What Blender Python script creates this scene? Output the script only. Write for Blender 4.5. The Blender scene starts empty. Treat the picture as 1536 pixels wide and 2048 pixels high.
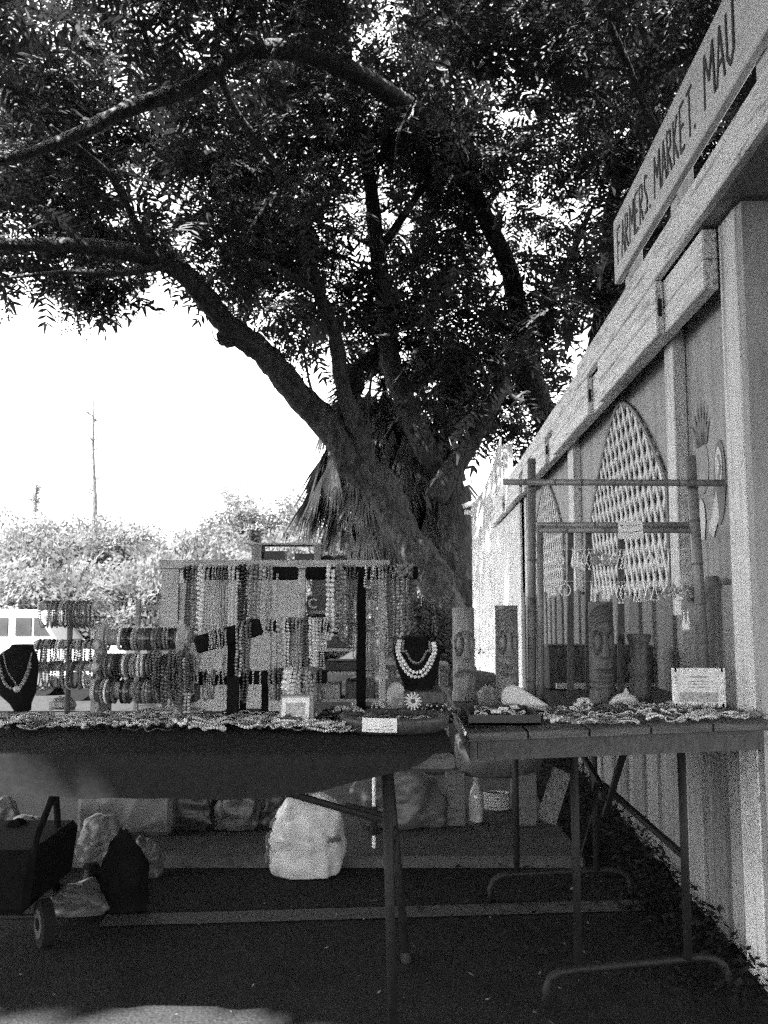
import bpy, math, random
import numpy as np
from mathutils import Vector, Matrix

random.seed(7)
RNG = np.random.default_rng(11)
R = math.radians
scene = bpy.context.scene
COL = scene.collection

# ------------------------------------------------------------------ camera
CAM_H, F, PITCH = 1.12, 1730.0, R(5.65)
cam_data = bpy.data.cameras.new("camera")
cam = bpy.data.objects.new("camera", cam_data)
COL.objects.link(cam)
cam.location = (0, 0, CAM_H)
cam.rotation_euler = (R(90) + PITCH, 0, 0)
cam_data.sensor_fit = 'HORIZONTAL'
cam_data.sensor_width = 36.0
cam_data.lens = 36.0 * F / 1536.0
cam_data.clip_start = 0.05
cam_data.clip_end = 2000.0
scene.camera = cam

# ------------------------------------------------------------------ sky, sun, exposure
TO_SUN = Vector((-0.40, -0.45, 0.80)).normalized()
SUN_EL = math.asin(TO_SUN.z)
SUN_AZ = math.atan2(TO_SUN.x, TO_SUN.y)
world = bpy.data.worlds.new("World")
scene.world = world
world.use_nodes = True
wn, wl = world.node_tree.nodes, world.node_tree.links
wn.clear()
sky = wn.new("ShaderNodeTexSky")
sky.sky_type = 'NISHITA'
sky.sun_disc = False
sky.sun_elevation = SUN_EL
sky.sun_rotation = SUN_AZ
sky.dust_density = 3.0
bw = wn.new("ShaderNodeRGBToBW")          # the photograph is black and white
bg = wn.new("ShaderNodeBackground")
bg.inputs["Strength"].default_value = 0.15
wo = wn.new("ShaderNodeOutputWorld")
wl.new(sky.outputs[0], bw.inputs[0])
wl.new(bw.outputs[0], bg.inputs["Color"])
wl.new(bg.outputs[0], wo.inputs[0])

sun_data = bpy.data.lights.new("sun", 'SUN')
sun_data.energy = 4.0
sun_data.angle = R(0.6)
sun = bpy.data.objects.new("sun", sun_data)
COL.objects.link(sun)
sun.location = (0, 0, 30)
sun.rotation_euler = (-TO_SUN).to_track_quat('-Z', 'Y').to_euler()

vs = scene.view_settings
vs.view_transform = 'Standard'
vs.look = 'None'
vs.exposure = 3.4
vs.gamma = 1.0
vs.use_curve_mapping = False
scene.render.engine = 'CYCLES'
scene.cycles.use_denoising = False
scene.cycles.max_bounces = 6
scene.cycles.transparent_max_bounces = 6
scene.cycles.sample_clamp_indirect = 4.0

# ------------------------------------------------------------------ pixel helpers (photo is 1536 x 2048)
CP, SP = math.cos(PITCH), math.sin(PITCH)
def ray(px, py):
    a, b = (px - 768.0) / F, (1024.0 - py) / F
    return Vector((a, CP - b * SP, SP + b * CP))
def P(px, py, Y):
    r = ray(px, py)
    return Vector((0, 0, CAM_H)) + r * (Y / r.y)
def G(px, py, z=0.0):
    r = ray(px, py)
    return Vector((0, 0, CAM_H)) + r * ((z - CAM_H) / r.z)

# ------------------------------------------------------------------ materials (all neutral greys)
MATS = {}
def mat(name, v, rough=0.7, amt=0.25, scale=30.0, stretch=None, bump=0.0, bscale=None, metal=0.0,
        spots=0.0, spot_scale=40.0, vary=0.0, trans=0.0, detail=6.0, streak=0.0, streak_vec=None, spec=0.5, bdist=0.01, ridged=False):
    if name in MATS:
        return MATS[name]
    m = bpy.data.materials.new(name)
    m.use_nodes = True
    n, l = m.node_tree.nodes, m.node_tree.links
    b = n["Principled BSDF"]
    b.inputs["Roughness"].default_value = rough
    b.inputs["Metallic"].default_value = metal
    b.inputs["Specular IOR Level"].default_value = spec
    tc = n.new("ShaderNodeTexCoord")
    mp = n.new("ShaderNodeMapping")
    l.new(tc.outputs["Object"], mp.inputs["Vector"])
    if stretch:
        mp.inputs["Scale"].default_value = stretch
    nz = n.new("ShaderNodeTexNoise")
    nz.inputs["Scale"].default_value = scale
    nz.inputs["Detail"].default_value = detail
    l.new(mp.outputs[0], nz.inputs["Vector"])
    def math_node(op, a=None, bb=None):
        q = n.new("ShaderNodeMath"); q.operation = op
        for i, s in enumerate((a, bb)):
            if s is None: continue
            if isinstance(s, (int, float)): q.inputs[i].default_value = s
            else: l.new(s, q.inputs[i])
        return q.outputs[0]
    # noise factor 0.5 centred -> 1 +- amt
    f = n.new("ShaderNodeMapRange")
    f.inputs["From Min"].default_value = 0.3; f.inputs["From Max"].default_value = 0.7
    f.inputs["To Min"].default_value = 1 - amt; f.inputs["To Max"].default_value = 1 + amt
    l.new(nz.outputs["Fac"], f.inputs["Value"])
    fac = f.outputs[0]
    if streak > 0:
        mp2 = n.new("ShaderNodeMapping"); mp2.inputs["Scale"].default_value = streak_vec or (1, 1, 1)
        l.new(tc.outputs["Object"], mp2.inputs["Vector"])
        s2 = n.new("ShaderNodeTexNoise"); s2.inputs["Scale"].default_value = 1.0; s2.inputs["Detail"].default_value = 8.0
        s2.inputs["Roughness"].default_value = 0.65
        l.new(mp2.outputs[0], s2.inputs["Vector"])
        r2 = n.new("ShaderNodeMapRange")
        r2.inputs["From Min"].default_value = 0.52; r2.inputs["From Max"].default_value = 0.66
        r2.inputs["To Min"].default_value = 1.0; r2.inputs["To Max"].default_value = 1 - streak
        l.new(s2.outputs["Fac"], r2.inputs["Value"])
        fac = math_node('MULTIPLY', fac, r2.outputs[0])
    if spots > 0:
        s3 = n.new("ShaderNodeTexNoise"); s3.inputs["Scale"].default_value = spot_scale; s3.inputs["Detail"].default_value = 2.0
        l.new(tc.outputs["Object"], s3.inputs["Vector"])
        r3 = n.new("ShaderNodeMapRange")
        r3.inputs["From Min"].default_value = 0.66; r3.inputs["From Max"].default_value = 0.72
        r3.inputs["To Min"].default_value = 1.0; r3.inputs["To Max"].default_value = 1 - spots
        l.new(s3.outputs["Fac"], r3.inputs["Value"])
        fac = math_node('MULTIPLY', fac, r3.outputs[0])
    if vary > 0:
        oi = n.new("ShaderNodeObjectInfo")
        r4 = n.new("ShaderNodeMapRange")
        r4.inputs["To Min"].default_value = 1 - vary; r4.inputs["To Max"].default_value = 1 + vary
        l.new(oi.outputs["Random"], r4.inputs["Value"])
        fac = math_node('MULTIPLY', fac, r4.outputs[0])
    val = math_node('MULTIPLY', fac, v)
    l.new(val, b.inputs["Base Color"])
    if bump > 0:
        bn = n.new("ShaderNodeBump")
        bn.inputs["Strength"].default_value = bump
        bn.inputs["Distance"].default_value = bdist
        if bscale:
            nb = n.new("ShaderNodeTexNoise"); nb.inputs["Scale"].default_value = bscale; nb.inputs["Detail"].default_value = 4
            if ridged: nb.noise_type = "RIDGED_MULTIFRACTAL"; nb.inputs["Detail"].default_value = 2.5; nb.inputs["Distortion"].default_value = 0.6
            l.new(mp.outputs[0], nb.inputs["Vector"]); l.new(nb.outputs["Fac"], bn.inputs["Height"])
        else:
            l.new(nz.outputs["Fac"], bn.inputs["Height"])
        l.new(bn.outputs[0], b.inputs["Normal"])
    if trans > 0:
        tr = n.new("ShaderNodeBsdfTranslucent"); l.new(val, tr.inputs["Color"])
        mx = n.new("ShaderNodeMixShader"); mx.inputs[0].default_value = trans
        out = n["Material Output"]
        l.new(b.outputs[0], mx.inputs[1]); l.new(tr.outputs[0], mx.inputs[2]); l.new(mx.outputs[0], out.inputs[0])
    MATS[name] = m
    return m

ASPHALT = mat("asphalt", 0.024, 0.95, 0.5, 90, bump=0.8, bscale=120, spots=0.45, spot_scale=1.7, streak=0.35, streak_vec=(5, 5, 5), spec=0.12)
PALE_GROUND = mat("pale_concrete", 0.055, 0.9, 0.25, 14, bump=0.3, bscale=90, spots=0.4, spot_scale=9)
STRIPE = mat("worn_stripe_paint", 0.065, 0.8, 0.45, 60, spots=0.6, spot_scale=70)
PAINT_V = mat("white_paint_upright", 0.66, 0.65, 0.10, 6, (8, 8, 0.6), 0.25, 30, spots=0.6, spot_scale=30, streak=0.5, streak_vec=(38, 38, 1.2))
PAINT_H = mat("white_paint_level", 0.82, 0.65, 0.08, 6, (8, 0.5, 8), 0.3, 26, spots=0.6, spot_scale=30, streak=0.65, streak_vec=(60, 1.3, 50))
PAINT_WORN = mat("peeling_paint", 0.74, 0.75, 0.15, 6, (9, 9, 0.7), 0.5, 30, spots=0.4, spot_scale=14, streak=0.62, streak_vec=(16, 16, 0.9))
PLYWOOD = mat("painted_plywood", 0.34, 0.7, 0.13, 5, (5, 5, 1.0), 0.2, 60, spots=0.3, spot_scale=22, streak=0.3, streak_vec=(14, 14, 1.1))
PICKET = mat("weathered_picket", 0.21, 0.8, 0.2, 5, (14, 14, 0.8), 0.5, 20, spots=0.4, spot_scale=24, vary=0.35, streak=0.3, streak_vec=(40, 40, 1.6))
LATTICE = mat("white_lattice", 0.66, 0.65, 0.08, 30, vary=0.08)
SIGN_WHITE = mat("sign_white", 0.76, 0.6, 0.07, 5, (5, 2, 5), 0.1, 50, streak=0.18, streak_vec=(40, 2, 40))
LETTERING = mat("lettering_black", 0.035, 0.6, 0.3, 40)
MURAL_DARK = mat("mural_dark_paint", 0.17, 0.7, 0.25, 40)
MURAL_MID = mat("mural_mid_paint", 0.28, 0.7, 0.2, 40)
MURAL_PALE = mat("mural_pale_paint", 0.6, 0.7, 0.15, 40)
STEEL = mat("dark_grey_steel", 0.013, 0.6, 0.3, 40, metal=0.0, spec=0.25)
BLACK = mat("black_velvet", 0.008, 0.95, 0.3, 90, spec=0.1)
BLACKPLASTIC = mat("black_plastic", 0.02, 0.4, 0.2, 20)
CLOTH = mat("grey_cloth", 0.021, 0.95, 0.15, 60, bump=0.3, bscale=24, spec=0.1)
TABLEWOOD = mat("table_wood", 0.075, 0.6, 0.35, 8, (1.0, 9, 9), 0.3, 20)
RAWWOOD = mat("raw_wood", 0.48, 0.75, 0.2, 9, (1.2, 8, 8), 0.3, 20)
GREYWOOD = mat("grey_board", 0.30, 0.8, 0.2, 7, (8, 8, 1.0), 0.3, 20)
DARKWOOD = mat("dark_stained_wood", 0.05, 0.5, 0.4, 14, (6, 6, 1.5), 0.3, 20)
TIKIWOOD = mat("tiki_wood", 0.24, 0.6, 0.30, 10, (9, 9, 1.2), 0.4, 24)
TIKIDARK = mat("tiki_dark_wood", 0.09, 0.55, 0.30, 10, (9, 9, 1.2), 0.4, 24)
BAMBOO = mat("bamboo", 0.20, 0.4, 0.3, 6, (2, 2, 2), spots=0.4, spot_scale=26)
BAMBOO_NODE = mat("bamboo_joint", 0.12, 0.6, 0.3, 30)
PAPER = mat("white_paper", 0.75, 0.8, 0.06, 60)
PAPERINK = mat("paper_ink", 0.09, 0.8, 0.2, 60)
PRINT_MID = mat("printed_grey", 0.40, 0.7, 0.5, 120)
BARK = mat("bark", 0.055, 0.95, 0.6, 5, (3, 3, 0.8), 1.0, 7, spots=0.6, spot_scale=5, bdist=0.08)
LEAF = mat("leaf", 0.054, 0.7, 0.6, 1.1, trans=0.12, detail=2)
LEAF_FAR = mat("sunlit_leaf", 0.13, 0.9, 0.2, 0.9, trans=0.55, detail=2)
PALMLEAF = mat("palm_leaf", 0.045, 0.5, 0.35, 2.0, trans=0.2)
DEADFROND = mat("dead_frond", 0.15, 0.85, 0.45, 3.0, trans=0.15)
LITTER = mat("dead_leaf", 0.02, 0.9, 0.5, 25, spec=0.1)
LITTER_PALE = mat("pale_dead_leaf", 0.12, 0.9, 0.5, 25)
BAGWHITE = mat("white_bag", 0.42, 0.42, 0.12, 9, bump=0.9, bscale=7.5, bdist=0.035, ridged=True)
BAGGREY = mat("grey_bag", 0.07, 0.42, 0.12, 9, bump=0.9, bscale=7.5, bdist=0.035, ridged=True)
BAGDARK = mat("dark_bag", 0.03, 0.42, 0.12, 9, bump=0.9, bscale=7.5, bdist=0.035, ridged=True)
BAGPALE = mat("pale_bag", 0.10, 0.42, 0.12, 9, bump=0.9, bscale=7.5, bdist=0.035, ridged=True)
BIN_BLACK = mat("cart_black", 0.006, 0.95, 0.3, 20, spec=0.08)
VANWHITE = mat("van_white", 0.22, 0.3, 0.03, 3)
GLASSDARK = mat("dark_glass", 0.03, 0.1, 0.3, 3)
TYRE = mat("rubber", 0.012, 0.9, 0.2, 20, spec=0.1)
HUB = mat("wheel_hub", 0.06, 0.5, 0.2, 20)
WIRE = mat("bright_wire", 0.8, 0.25, 0.1, 30)
GALV = mat("galvanised_wire", 0.55, 0.5, 0.1, 30)
ROCK = mat("rough_rock", 0.30, 0.85, 0.5, 26, bump=0.8, bscale=40)
CORAL = mat("pale_coral", 0.55, 0.8, 0.3, 60, bump=0.8, bscale=60)
HORN = mat("pale_horn", 0.55, 0.5, 0.1, 12, spots=0.4, spot_scale=30)
BEAD_PALE = mat("pale_beads", 0.62, 0.15, 0.2, 120, vary=0.15)
BEAD_LIGHT = mat("light_beads", 0.38, 0.15, 0.4, 150, vary=0.25)
BEAD_MID = mat("mid_grey_beads", 0.16, 0.15, 0.55, 150, vary=0.3)
BEAD_DARK = mat("dark_beads", 0.06, 0.15, 0.5, 150, vary=0.4)
BEAD_BLACK = mat("black_beads", 0.015, 0.15, 0.4, 150)
BEAD_MIX = mat("mixed_beads", 0.24, 0.15, 0.95, 160, vary=0.3, detail=1.0)
TONES = {"white": BEAD_PALE, "pale": BEAD_LIGHT, "grey": BEAD_MID, "dark": BEAD_DARK, "black": BEAD_BLACK, "speckled": BEAD_MIX}

# ------------------------------------------------------------------ mesh builder
def top_of(o):
    while o.parent is not None:
        o = o.parent
    return o

class MB:
    def __init__(self):
        self.v, self.f = [], []
    def add(self, vs_, fs_):
        k = len(self.v)
        self.v.extend(Vector(q) for q in vs_)
        self.f.extend(tuple(i + k for i in q) for q in fs_)
        return self
    def box(self, c, s, rot=None):
        c = Vector(c); hx, hy, hz = s[0] / 2, s[1] / 2, s[2] / 2
        pts = [Vector((x, y, z)) for z in (-hz, hz) for y in (-hy, hy) for x in (-hx, hx)]
        if rot is not None:
            pts = [rot @ q for q in pts]
        return self.add([c + q for q in pts], BOXF)
    def box2(self, a, b):
        a, b = Vector(a), Vector(b)
        return self.box((a + b) / 2, [abs(b[i] - a[i]) for i in range(3)])
    def bar(self, a, b, w, t=None, up=(0, 0, 1)):
        """a rectangular bar from a to b, w across and t along up"""
        a, b = Vector(a), Vector(b); d = (b - a); L = d.length
        d.normalize(); up = Vector(up)
        s = d.cross(up)
        if s.length < 1e-4: s = d.cross(Vector((1, 0, 0)))
        s.normalize(); u = s.cross(d)
        t = w if t is None else t
        pts = [q + s * (w / 2 * i) + u * (t / 2 * j) for q in (a, b) for j in (-1, 1) for i in (-1, 1)]
        return self.add(pts, BOXF)
    def tube(self, pts, rad, n=8, cap=True, wob=0.0):
        pts = [Vector(q) for q in pts]
        if not hasattr(rad, "__len__"): rad = [rad] * len(pts)
        k = len(self.v); prev = None
        for i, q in enumerate(pts):
            d = (pts[min(i + 1, len(pts) - 1)] - pts[max(i - 1, 0)])
            if d.length < 1e-9: d = Vector((0, 0, 1))
            d.normalize()
            if prev is None:
                s = d.cross(Vector((0, 0, 1)))
                if s.length < 1e-3: s = d.cross(Vector((0, 1, 0)))
            else:
                s = prev - d * prev.dot(d)
                if s.length < 1e-4: s = d.cross(Vector((0, 1, 0.3)))
            s.normalize(); prev = s; u = d.cross(s)
            for j in range(n):
                a = 2 * math.pi * j / n
                rr = rad[i] * (1 + (random.uniform(-wob, wob) if wob else 0))
                self.v.append(q + (s * math.cos(a) + u * math.sin(a)) * rr)
        for i in range(len(pts) - 1):
            for j in range(n):
                a, b = k + i * n + j, k + i * n + (j + 1) % n
                self.f.append((a, b, b + n, a + n))
        if cap:
            self.f.append(tuple(k + j for j in reversed(range(n))))
            e = k + (len(pts) - 1) * n
            self.f.append(tuple(e + j for j in range(n)))
        return self
    def lathe(self, prof, c=(0, 0, 0), n=16, fn=None):
        c = Vector(c); k = len(self.v)
        for (r, z) in prof:
            for j in range(n):
                a = 2 * math.pi * j / n
                rr = r if fn is None else fn(r, z, a)
                self.v.append(c + Vector((rr * math.cos(a), rr * math.sin(a), z)))
        for i in range(len(prof) - 1):
            for j in range(n):
                a, b = k + i * n + j, k + i * n + (j + 1) % n
                self.f.append((a, b, b + n, a + n))
        self.f.append(tuple(k + j for j in reversed(range(n))))
        e = k + (len(prof) - 1) * n
        self.f.append(tuple(e + j for j in range(n)))
        return self
    def bead(self, c, r, big=False):
        c = Vector(c)
        if not big:
            pts = [(r, 0, 0), (0, r, 0), (-r, 0, 0), (0, -r, 0), (0, 0, r), (0, 0, -r)]
            fs_ = [(0, 1, 4), (1, 2, 4), (2, 3, 4), (3, 0, 4), (1, 0, 5), (2, 1, 5), (3, 2, 5), (0, 3, 5)]
            return self.add([c + Vector(q) for q in pts], fs_)
        n, pts, fs_ = 7, [], []
        for i in (1, 2, 3):
            t = math.pi * i / 4
            for j in range(n):
                a = 2 * math.pi * j / n
                pts.append(c + Vector((math.sin(t) * math.cos(a), math.sin(t) * math.sin(a), math.cos(t))) * r)
        pts += [c + Vector((0, 0, r)), c - Vector((0, 0, r))]
        for i in range(2):
            for j in range(n):
                fs_.append((i * n + j, (i + 1) * n + j, (i + 1) * n + (j + 1) % n, i * n + (j + 1) % n))
        for j in range(n):
            fs_.append((3 * n, j, (j + 1) % n)); fs_.append((3 * n + 1, 2 * n + (j + 1) % n, 2 * n + j))
        return self.add(pts, fs_)
    def prism(self, poly, o, ax, ay, az, t):
        """polygon (a,b) in plane ax,ay from o, extruded by t along az"""
        o, ax, ay, az = Vector(o), Vector(ax), Vector(ay), Vector(az)
        n = len(poly)
        pts = [o + ax * a + ay * b for a, b in poly] + [o + ax * a + ay * b + az * t for a, b in poly]
        fs_ = [tuple(reversed(range(n))), tuple(range(n, 2 * n))]
        fs_ += [(i, (i + 1) % n, n + (i + 1) % n, n + i) for i in range(n)]
        return self.add(pts, fs_)
    def build(self, name, material, parent=None, loc=None, smooth=False, bevel=0.0):
        org = Vector(loc) if loc is not None else Vector((0, 0, 0))
        if parent is not None:
            org = top_of(parent).location.copy()
        me = bpy.data.meshes.new(name)
        me.from_pydata([tuple(q - org) for q in self.v], [], self.f)
        me.materials.append(material)
        if smooth:
            me.polygons.foreach_set("use_smooth", [True] * len(me.polygons))
        me.update()
        o = bpy.data.objects.new(name, me)
        COL.objects.link(o)
        if parent is not None:
            o.parent = parent
        else:
            o.location = org
        if bevel > 0:
            md = o.modifiers.new("edge", 'BEVEL'); md.width = bevel; md.segments = 1; md.limit_method = 'ANGLE'
        return o
BOXF = [(0, 2, 3, 1), (4, 5, 7, 6), (0, 1, 5, 4), (2, 6, 7, 3), (0, 4, 6, 2), (1, 3, 7, 5)]

def tag(o, label, cat, group=None):
    o["label"] = label; o["category"] = cat
    if group: o["group"] = group
    return o
def kind(o, k):
    o["kind"] = k
    return o
def root(name, loc, label, cat, group=None):
    o = bpy.data.objects.new(name, None)
    COL.objects.link(o); o.location = loc; o.empty_display_size = 0.05
    return tag(o, label, cat, group)

def np_mesh(name, verts, quads, material, parent=None, loc=(0, 0, 0)):
    """big meshes straight from numpy: verts (n,3), quads (m,4)"""
    org = np.array(top_of(parent).location if parent is not None else loc)
    me = bpy.data.meshes.new(name)
    me.vertices.add(len(verts)); me.vertices.foreach_set("co", (verts - org).astype(np.float32).ravel())
    me.loops.add(quads.size); me.loops.foreach_set("vertex_index", quads.astype(np.int32).ravel())
    me.polygons.add(len(quads))
    me.polygons.foreach_set("loop_start", np.arange(0, quads.size, 4, dtype=np.int32))
    me.polygons.foreach_set("loop_total", np.full(len(quads), 4, dtype=np.int32))
    me.materials.append(material)
    me.update(calc_edges=True)
    o = bpy.data.objects.new(name, me); COL.objects.link(o)
    if parent is not None: o.parent = parent
    else: o.location = org
    return o
LEAF_MID = mat("conifer_leaf", 0.09, 0.8, 0.3, 0.9, trans=0.2, detail=2)

# ================================================================== ground
def sstep(a, b, x):
    t = np.clip((x - a) / (b - a), 0, 1)
    return t * t * (3 - 2 * t)
def ground_z(x, y):
    return -1.1 * sstep(7.0, 17.0, y) * sstep(0.3, -2.5, x)
gx = np.unique(np.concatenate([np.linspace(-300, -12, 14), np.linspace(-12, 12, 61), np.linspace(12, 300, 14)]))
gy = np.unique(np.concatenate([np.linspace(-60, -4, 8), np.linspace(-4, 24, 71), np.linspace(24, 700, 20)]))
XX, YY = np.meshgrid(gx, gy)
ZZ = ground_z(XX, YY)
gv = np.stack([XX, YY, ZZ], -1).reshape(-1, 3)
nx_, ny_ = len(gx), len(gy)
ii, jj = np.meshgrid(np.arange(nx_ - 1), np.arange(ny_ - 1))
a_ = (jj * nx_ + ii).ravel()
ground = np_mesh("ground", gv, np.stack([a_, a_ + 1, a_ + 1 + nx_, a_ + nx_], 1), ASPHALT)
kind(ground, "structure")

# low concrete slab behind the tables, where the bags stand
mb = MB(); mb.box2((-5.0, 3.73, -0.1), (0.84, 5.4, 0.045))
kind(mb.build("pavement", PALE_GROUND, bevel=0.012), "structure")
# worn parking stripe under the tables
s0, s1 = G(205, 1843), G(1285, 1812)
mb = MB(); d_ = (s1 - s0).normalized(); n_ = Vector((-d_.y, d_.x, 0))
mb.add([s0 - n_ * .055 + Vector((0, 0, .004)), s1 - n_ * .055 + Vector((0, 0, .004)), s1 + n_ * .055 + Vector((0, 0, .004)), s0 + n_ * .055 + Vector((0, 0, .004))], [(0, 1, 2, 3)])
kind(mb.build("parking_stripe", STRIPE), "structure")

# ================================================================== market stall wall on the right
WS = 0.0524                                  # the wall drifts to +x by this much per metre of depth
def wv(A, d, z):
    return Vector((A + WS * d, d, z))
def wbox(mb, A0, A1, d0, d1, z0, z1):
    return mb.add([wv(A, d, z) for z in (z0, z1) for d in (d0, d1) for A in (A0, A1)], BOXF)
UD = Vector((WS, 1, 0)).normalized()         # along the wall, away
UN = Vector((-1, WS, 0)).normalized()        # out of the wall

stall = root("market_stall", wv(0.955, 6.0, 0), "long white board-and-lattice market stall wall under the lettered sign", "stall")
mb = MB(); wbox(mb, 1.015, 1.045, 2.62, 13.0, 0.0, 2.45); wall = mb.build("wall_panel", PLYWOOD, stall)
# near corner post and the end wall beside it
mb = MB(); wbox(mb, 0.955, 1.012, 2.588, 2.742, 0.0, 2.335); mb.build("corner_post", PAINT_V, stall, bevel=0.004)
mb = MB(); mb.box2((1.094, 2.545, 0.0), (2.4, 2.585, 2.33)); mb.build("end_wall", PLYWOOD, stall)
# upright battens over the plywood
for d0, d1 in ((3.33, 3.45), (5.71, 5.93), (8.55, 8.72)):
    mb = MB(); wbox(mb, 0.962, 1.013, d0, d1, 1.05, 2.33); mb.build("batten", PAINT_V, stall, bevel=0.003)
# eave soffit, top beam in two lengths
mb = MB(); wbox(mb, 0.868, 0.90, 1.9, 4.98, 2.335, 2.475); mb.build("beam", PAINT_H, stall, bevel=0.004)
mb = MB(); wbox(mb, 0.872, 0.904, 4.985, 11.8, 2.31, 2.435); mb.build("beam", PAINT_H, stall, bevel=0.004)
mb = MB(); wbox(mb, 0.902, 1.6, 1.9, 2.80, 2.345, 2.37); mb.build("soffit", GREYWOOD, stall)
mb = MB(); wbox(mb, 0.906, 1.5, 2.81, 12.0, 2.37, 2.39); mb.build("soffit", GREYWOOD, stall)
# fascia: two planks deep, then boxed-out shutters in front of it
for z0, z1 in ((2.232, 2.332), (2.128, 2.229)):
    for d0, d1 in ((2.75, 6.1), (6.105, 9.4), (9.405, 12.6)):
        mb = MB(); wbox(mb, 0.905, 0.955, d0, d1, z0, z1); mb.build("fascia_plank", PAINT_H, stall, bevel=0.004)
for d0, d1 in ((3.22, 4.36), (4.67, 6.02), (6.43, 7.95), (8.35, 9.9), (10.3, 11.8)):
    for z0, z1, a in ((2.222, 2.333, 0.872), (2.118, 2.2195, 0.873)):
        mb = MB(); wbox(mb, a, 0.903, d0, d1, z0, z1); mb.build("shutter_plank", PAINT_H, stall, bevel=0.004)
    mb = MB(); wbox(mb, 0.880, 0.894, d0 - 0.006, d0 - 0.001, 2.19, 2.26); mb.build("hinge", STEEL, stall)
# wall above the eave that carries the sign posts
# lattice arches
def arch(u0, u1, zs, zt, u):
    t = (u - (u0 + u1) / 2) / ((u1 - u0) / 2)
    return zs + (zt - zs) * (1 - abs(t) ** 1.55)
for (u0, u1, zt) in ((3.60, 5.30, 2.13), (6.45, 8.30, 2.10)):
    zb, zs = 0.98, 1.60
    tr = MB()
    us = [u0 + (u1 - u0) * i / 24 for i in range(25)]
    pts = [(u0, zb)] + [(u, arch(u0, u1, zs, zt, u)) for u in us] + [(u1, zb)]
    tr.tube([wv(0.998, u, z) for u, z in pts], 0.010, 5)
    panel = tr.build("lattice_trim", GREYWOOD, stall)
    step = 0.105
    for sgn, A in ((1, 1.0), (-1, 1.0075)):
        k = -40
        while k < 60:
            k += 1
            c = u0 + k * step
            # slat line u = c + sgn*(z-zb)*0.75 clipped by the arch
            ins = []
            for q in range(0, 121):
                z = zb + (zt - zb) * q / 120
                u = c + sgn * (z - zb) * 0.62
                if u0 <= u <= u1 and z <= arch(u0, u1, zs, zt, u):
                    ins.append((u, z))
            if len(ins) < 8: continue
            a, b = wv(A, *ins[0]), wv(A, *ins[-1])
            s = MB(); s.bar(a, b, 0.028, 0.006, up=UN); s.build("slat", LATTICE, panel)
# pickets along the bottom
d = 2.76; i = 0
while d < 9.0:
    w = random.uniform(0.12, 0.21)
    A = 0.957 if i % 2 else 0.974
    h = 1.13 + random.uniform(-0.03, 0.05) + (0.05 if d < 3.0 else 0)
    mb = MB()
    r_ = 0.025
    prof = [(0, 0.012), (0, h - r_), (r_, h), (w - r_, h), (w, h - r_), (w, 0.012)]
    mb.prism(prof, wv(A, d, 0), UD, (0, 0, 1), -UN, 0.022)
    mb.build("picket", PICKET, stall, bevel=0.003)
    d += w * random.uniform(0.93, 1.0); i += 1
# far weathered planks and the tall cut end boards
for q in range(8):
    d0 = 9.05 + q * 0.5
    mb = MB(); wbox(mb, 0.950, 0.975, d0, d0 + 0.494, 0.0, 2.12); mb.build("plank", PAINT_WORN, stall, bevel=0.004)
ea, eb = P(944, 1100, 13.7), P(1003, 1100, 12.85)
ea.z = eb.z = 0; W_ = (eb - ea).length; ed = (eb - ea).normalized(); en = Vector((-ed.y, ed.x, 0))
for j in range(3):
    a0, a1 = j / 3, (j + 1) / 3 - 0.006
    def top(t): return 2.62 + 0.92 * t ** 1.3 * (0.35 + 0.65 * t)
    ts = [a0 + (a1 - a0) * q / 6 for q in range(7)]
    prof = [(a0 * W_, 0)] + [(a1 * W_, 0)] + [(t * W_, top(t)) for t in reversed(ts)]
    mb = MB(); mb.prism(prof, ea, ed, (0, 0, 1), en, 0.03); mb.build("end_board", PAINT_WORN, stall, bevel=0.004)
mb = MB(); c = P(1014, 915, 13.3); mb.box2((c.x - 0.06, 13.25, 1.5), (c.x + 0.08, 13.4, c.z + 0.2)); mb.build("end_post", PAINT_V, stall)
for (px, py) in ((938, 1025), (934, 1010), (936, 965)):
    c = P(px, py, 13.23); mb = MB(); mb.box(c, (0.14, 0.04, 0.07), Matrix.Rotation(random.uniform(-.4, .4), 3, 'Y')); mb.build("bracket_block", PAINT_V, stall)

# the painted pineapple and bird on the plywood
def decal(poly, material, A=1.0125):
    mb = MB(); mb.add([wv(A, u, z) for u, z in poly], [tuple(range(len(poly)))])
    return mb
def ell(u, z, a, b, n=20, rot=0.0):
    return [(u + a * math.cos(t) * math.cos(rot) - b * math.sin(t) * math.sin(rot), z + a * math.cos(t) * math.sin(rot) + b * math.sin(t) * math.cos(rot)) for t in [2 * math.pi * k / n for k in range(n)]]
up_, zp_ = 3.17, 1.60
decal(ell(up_, zp_, .07, .10), MURAL_MID).build("painted_pineapple", MURAL_MID, wall)
for k in range(-3, 4):
    a = k * 0.33
    tip = (up_ + math.sin(a) * .13, zp_ + .09 + .17 * math.cos(a))
    decal([(up_ - .025 + k * .012, zp_ + .08), (up_ + .025 + k * .012, zp_ + .08), tip], MURAL_DARK, 1.011).build("painted_leaf", MURAL_DARK, wall)
decal(ell(2.99, 1.52, .065, .15, rot=0.1), MURAL_DARK, 1.0115).build("painted_bird", MURAL_DARK, wall)
decal(ell(2.985, 1.575, .036, .07), MURAL_PALE, 1.0095).build("painted_eye", MURAL_PALE, wall)
decal(ell(2.985, 1.575, .022, .045), MURAL_MID, 1.0085).build("painted_ring", MURAL_MID, wall)
decal(ell(2.985, 1.575, .014, .03), MURAL_PALE, 1.0075).build("painted_pupil", MURAL_PALE, wall)
decal([(3.02, 1.50), (3.12, 1.36), (3.07, 1.33), (3.00, 1.40)], MURAL_PALE, 1.0105).build("painted_beak", MURAL_PALE, wall)
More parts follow.
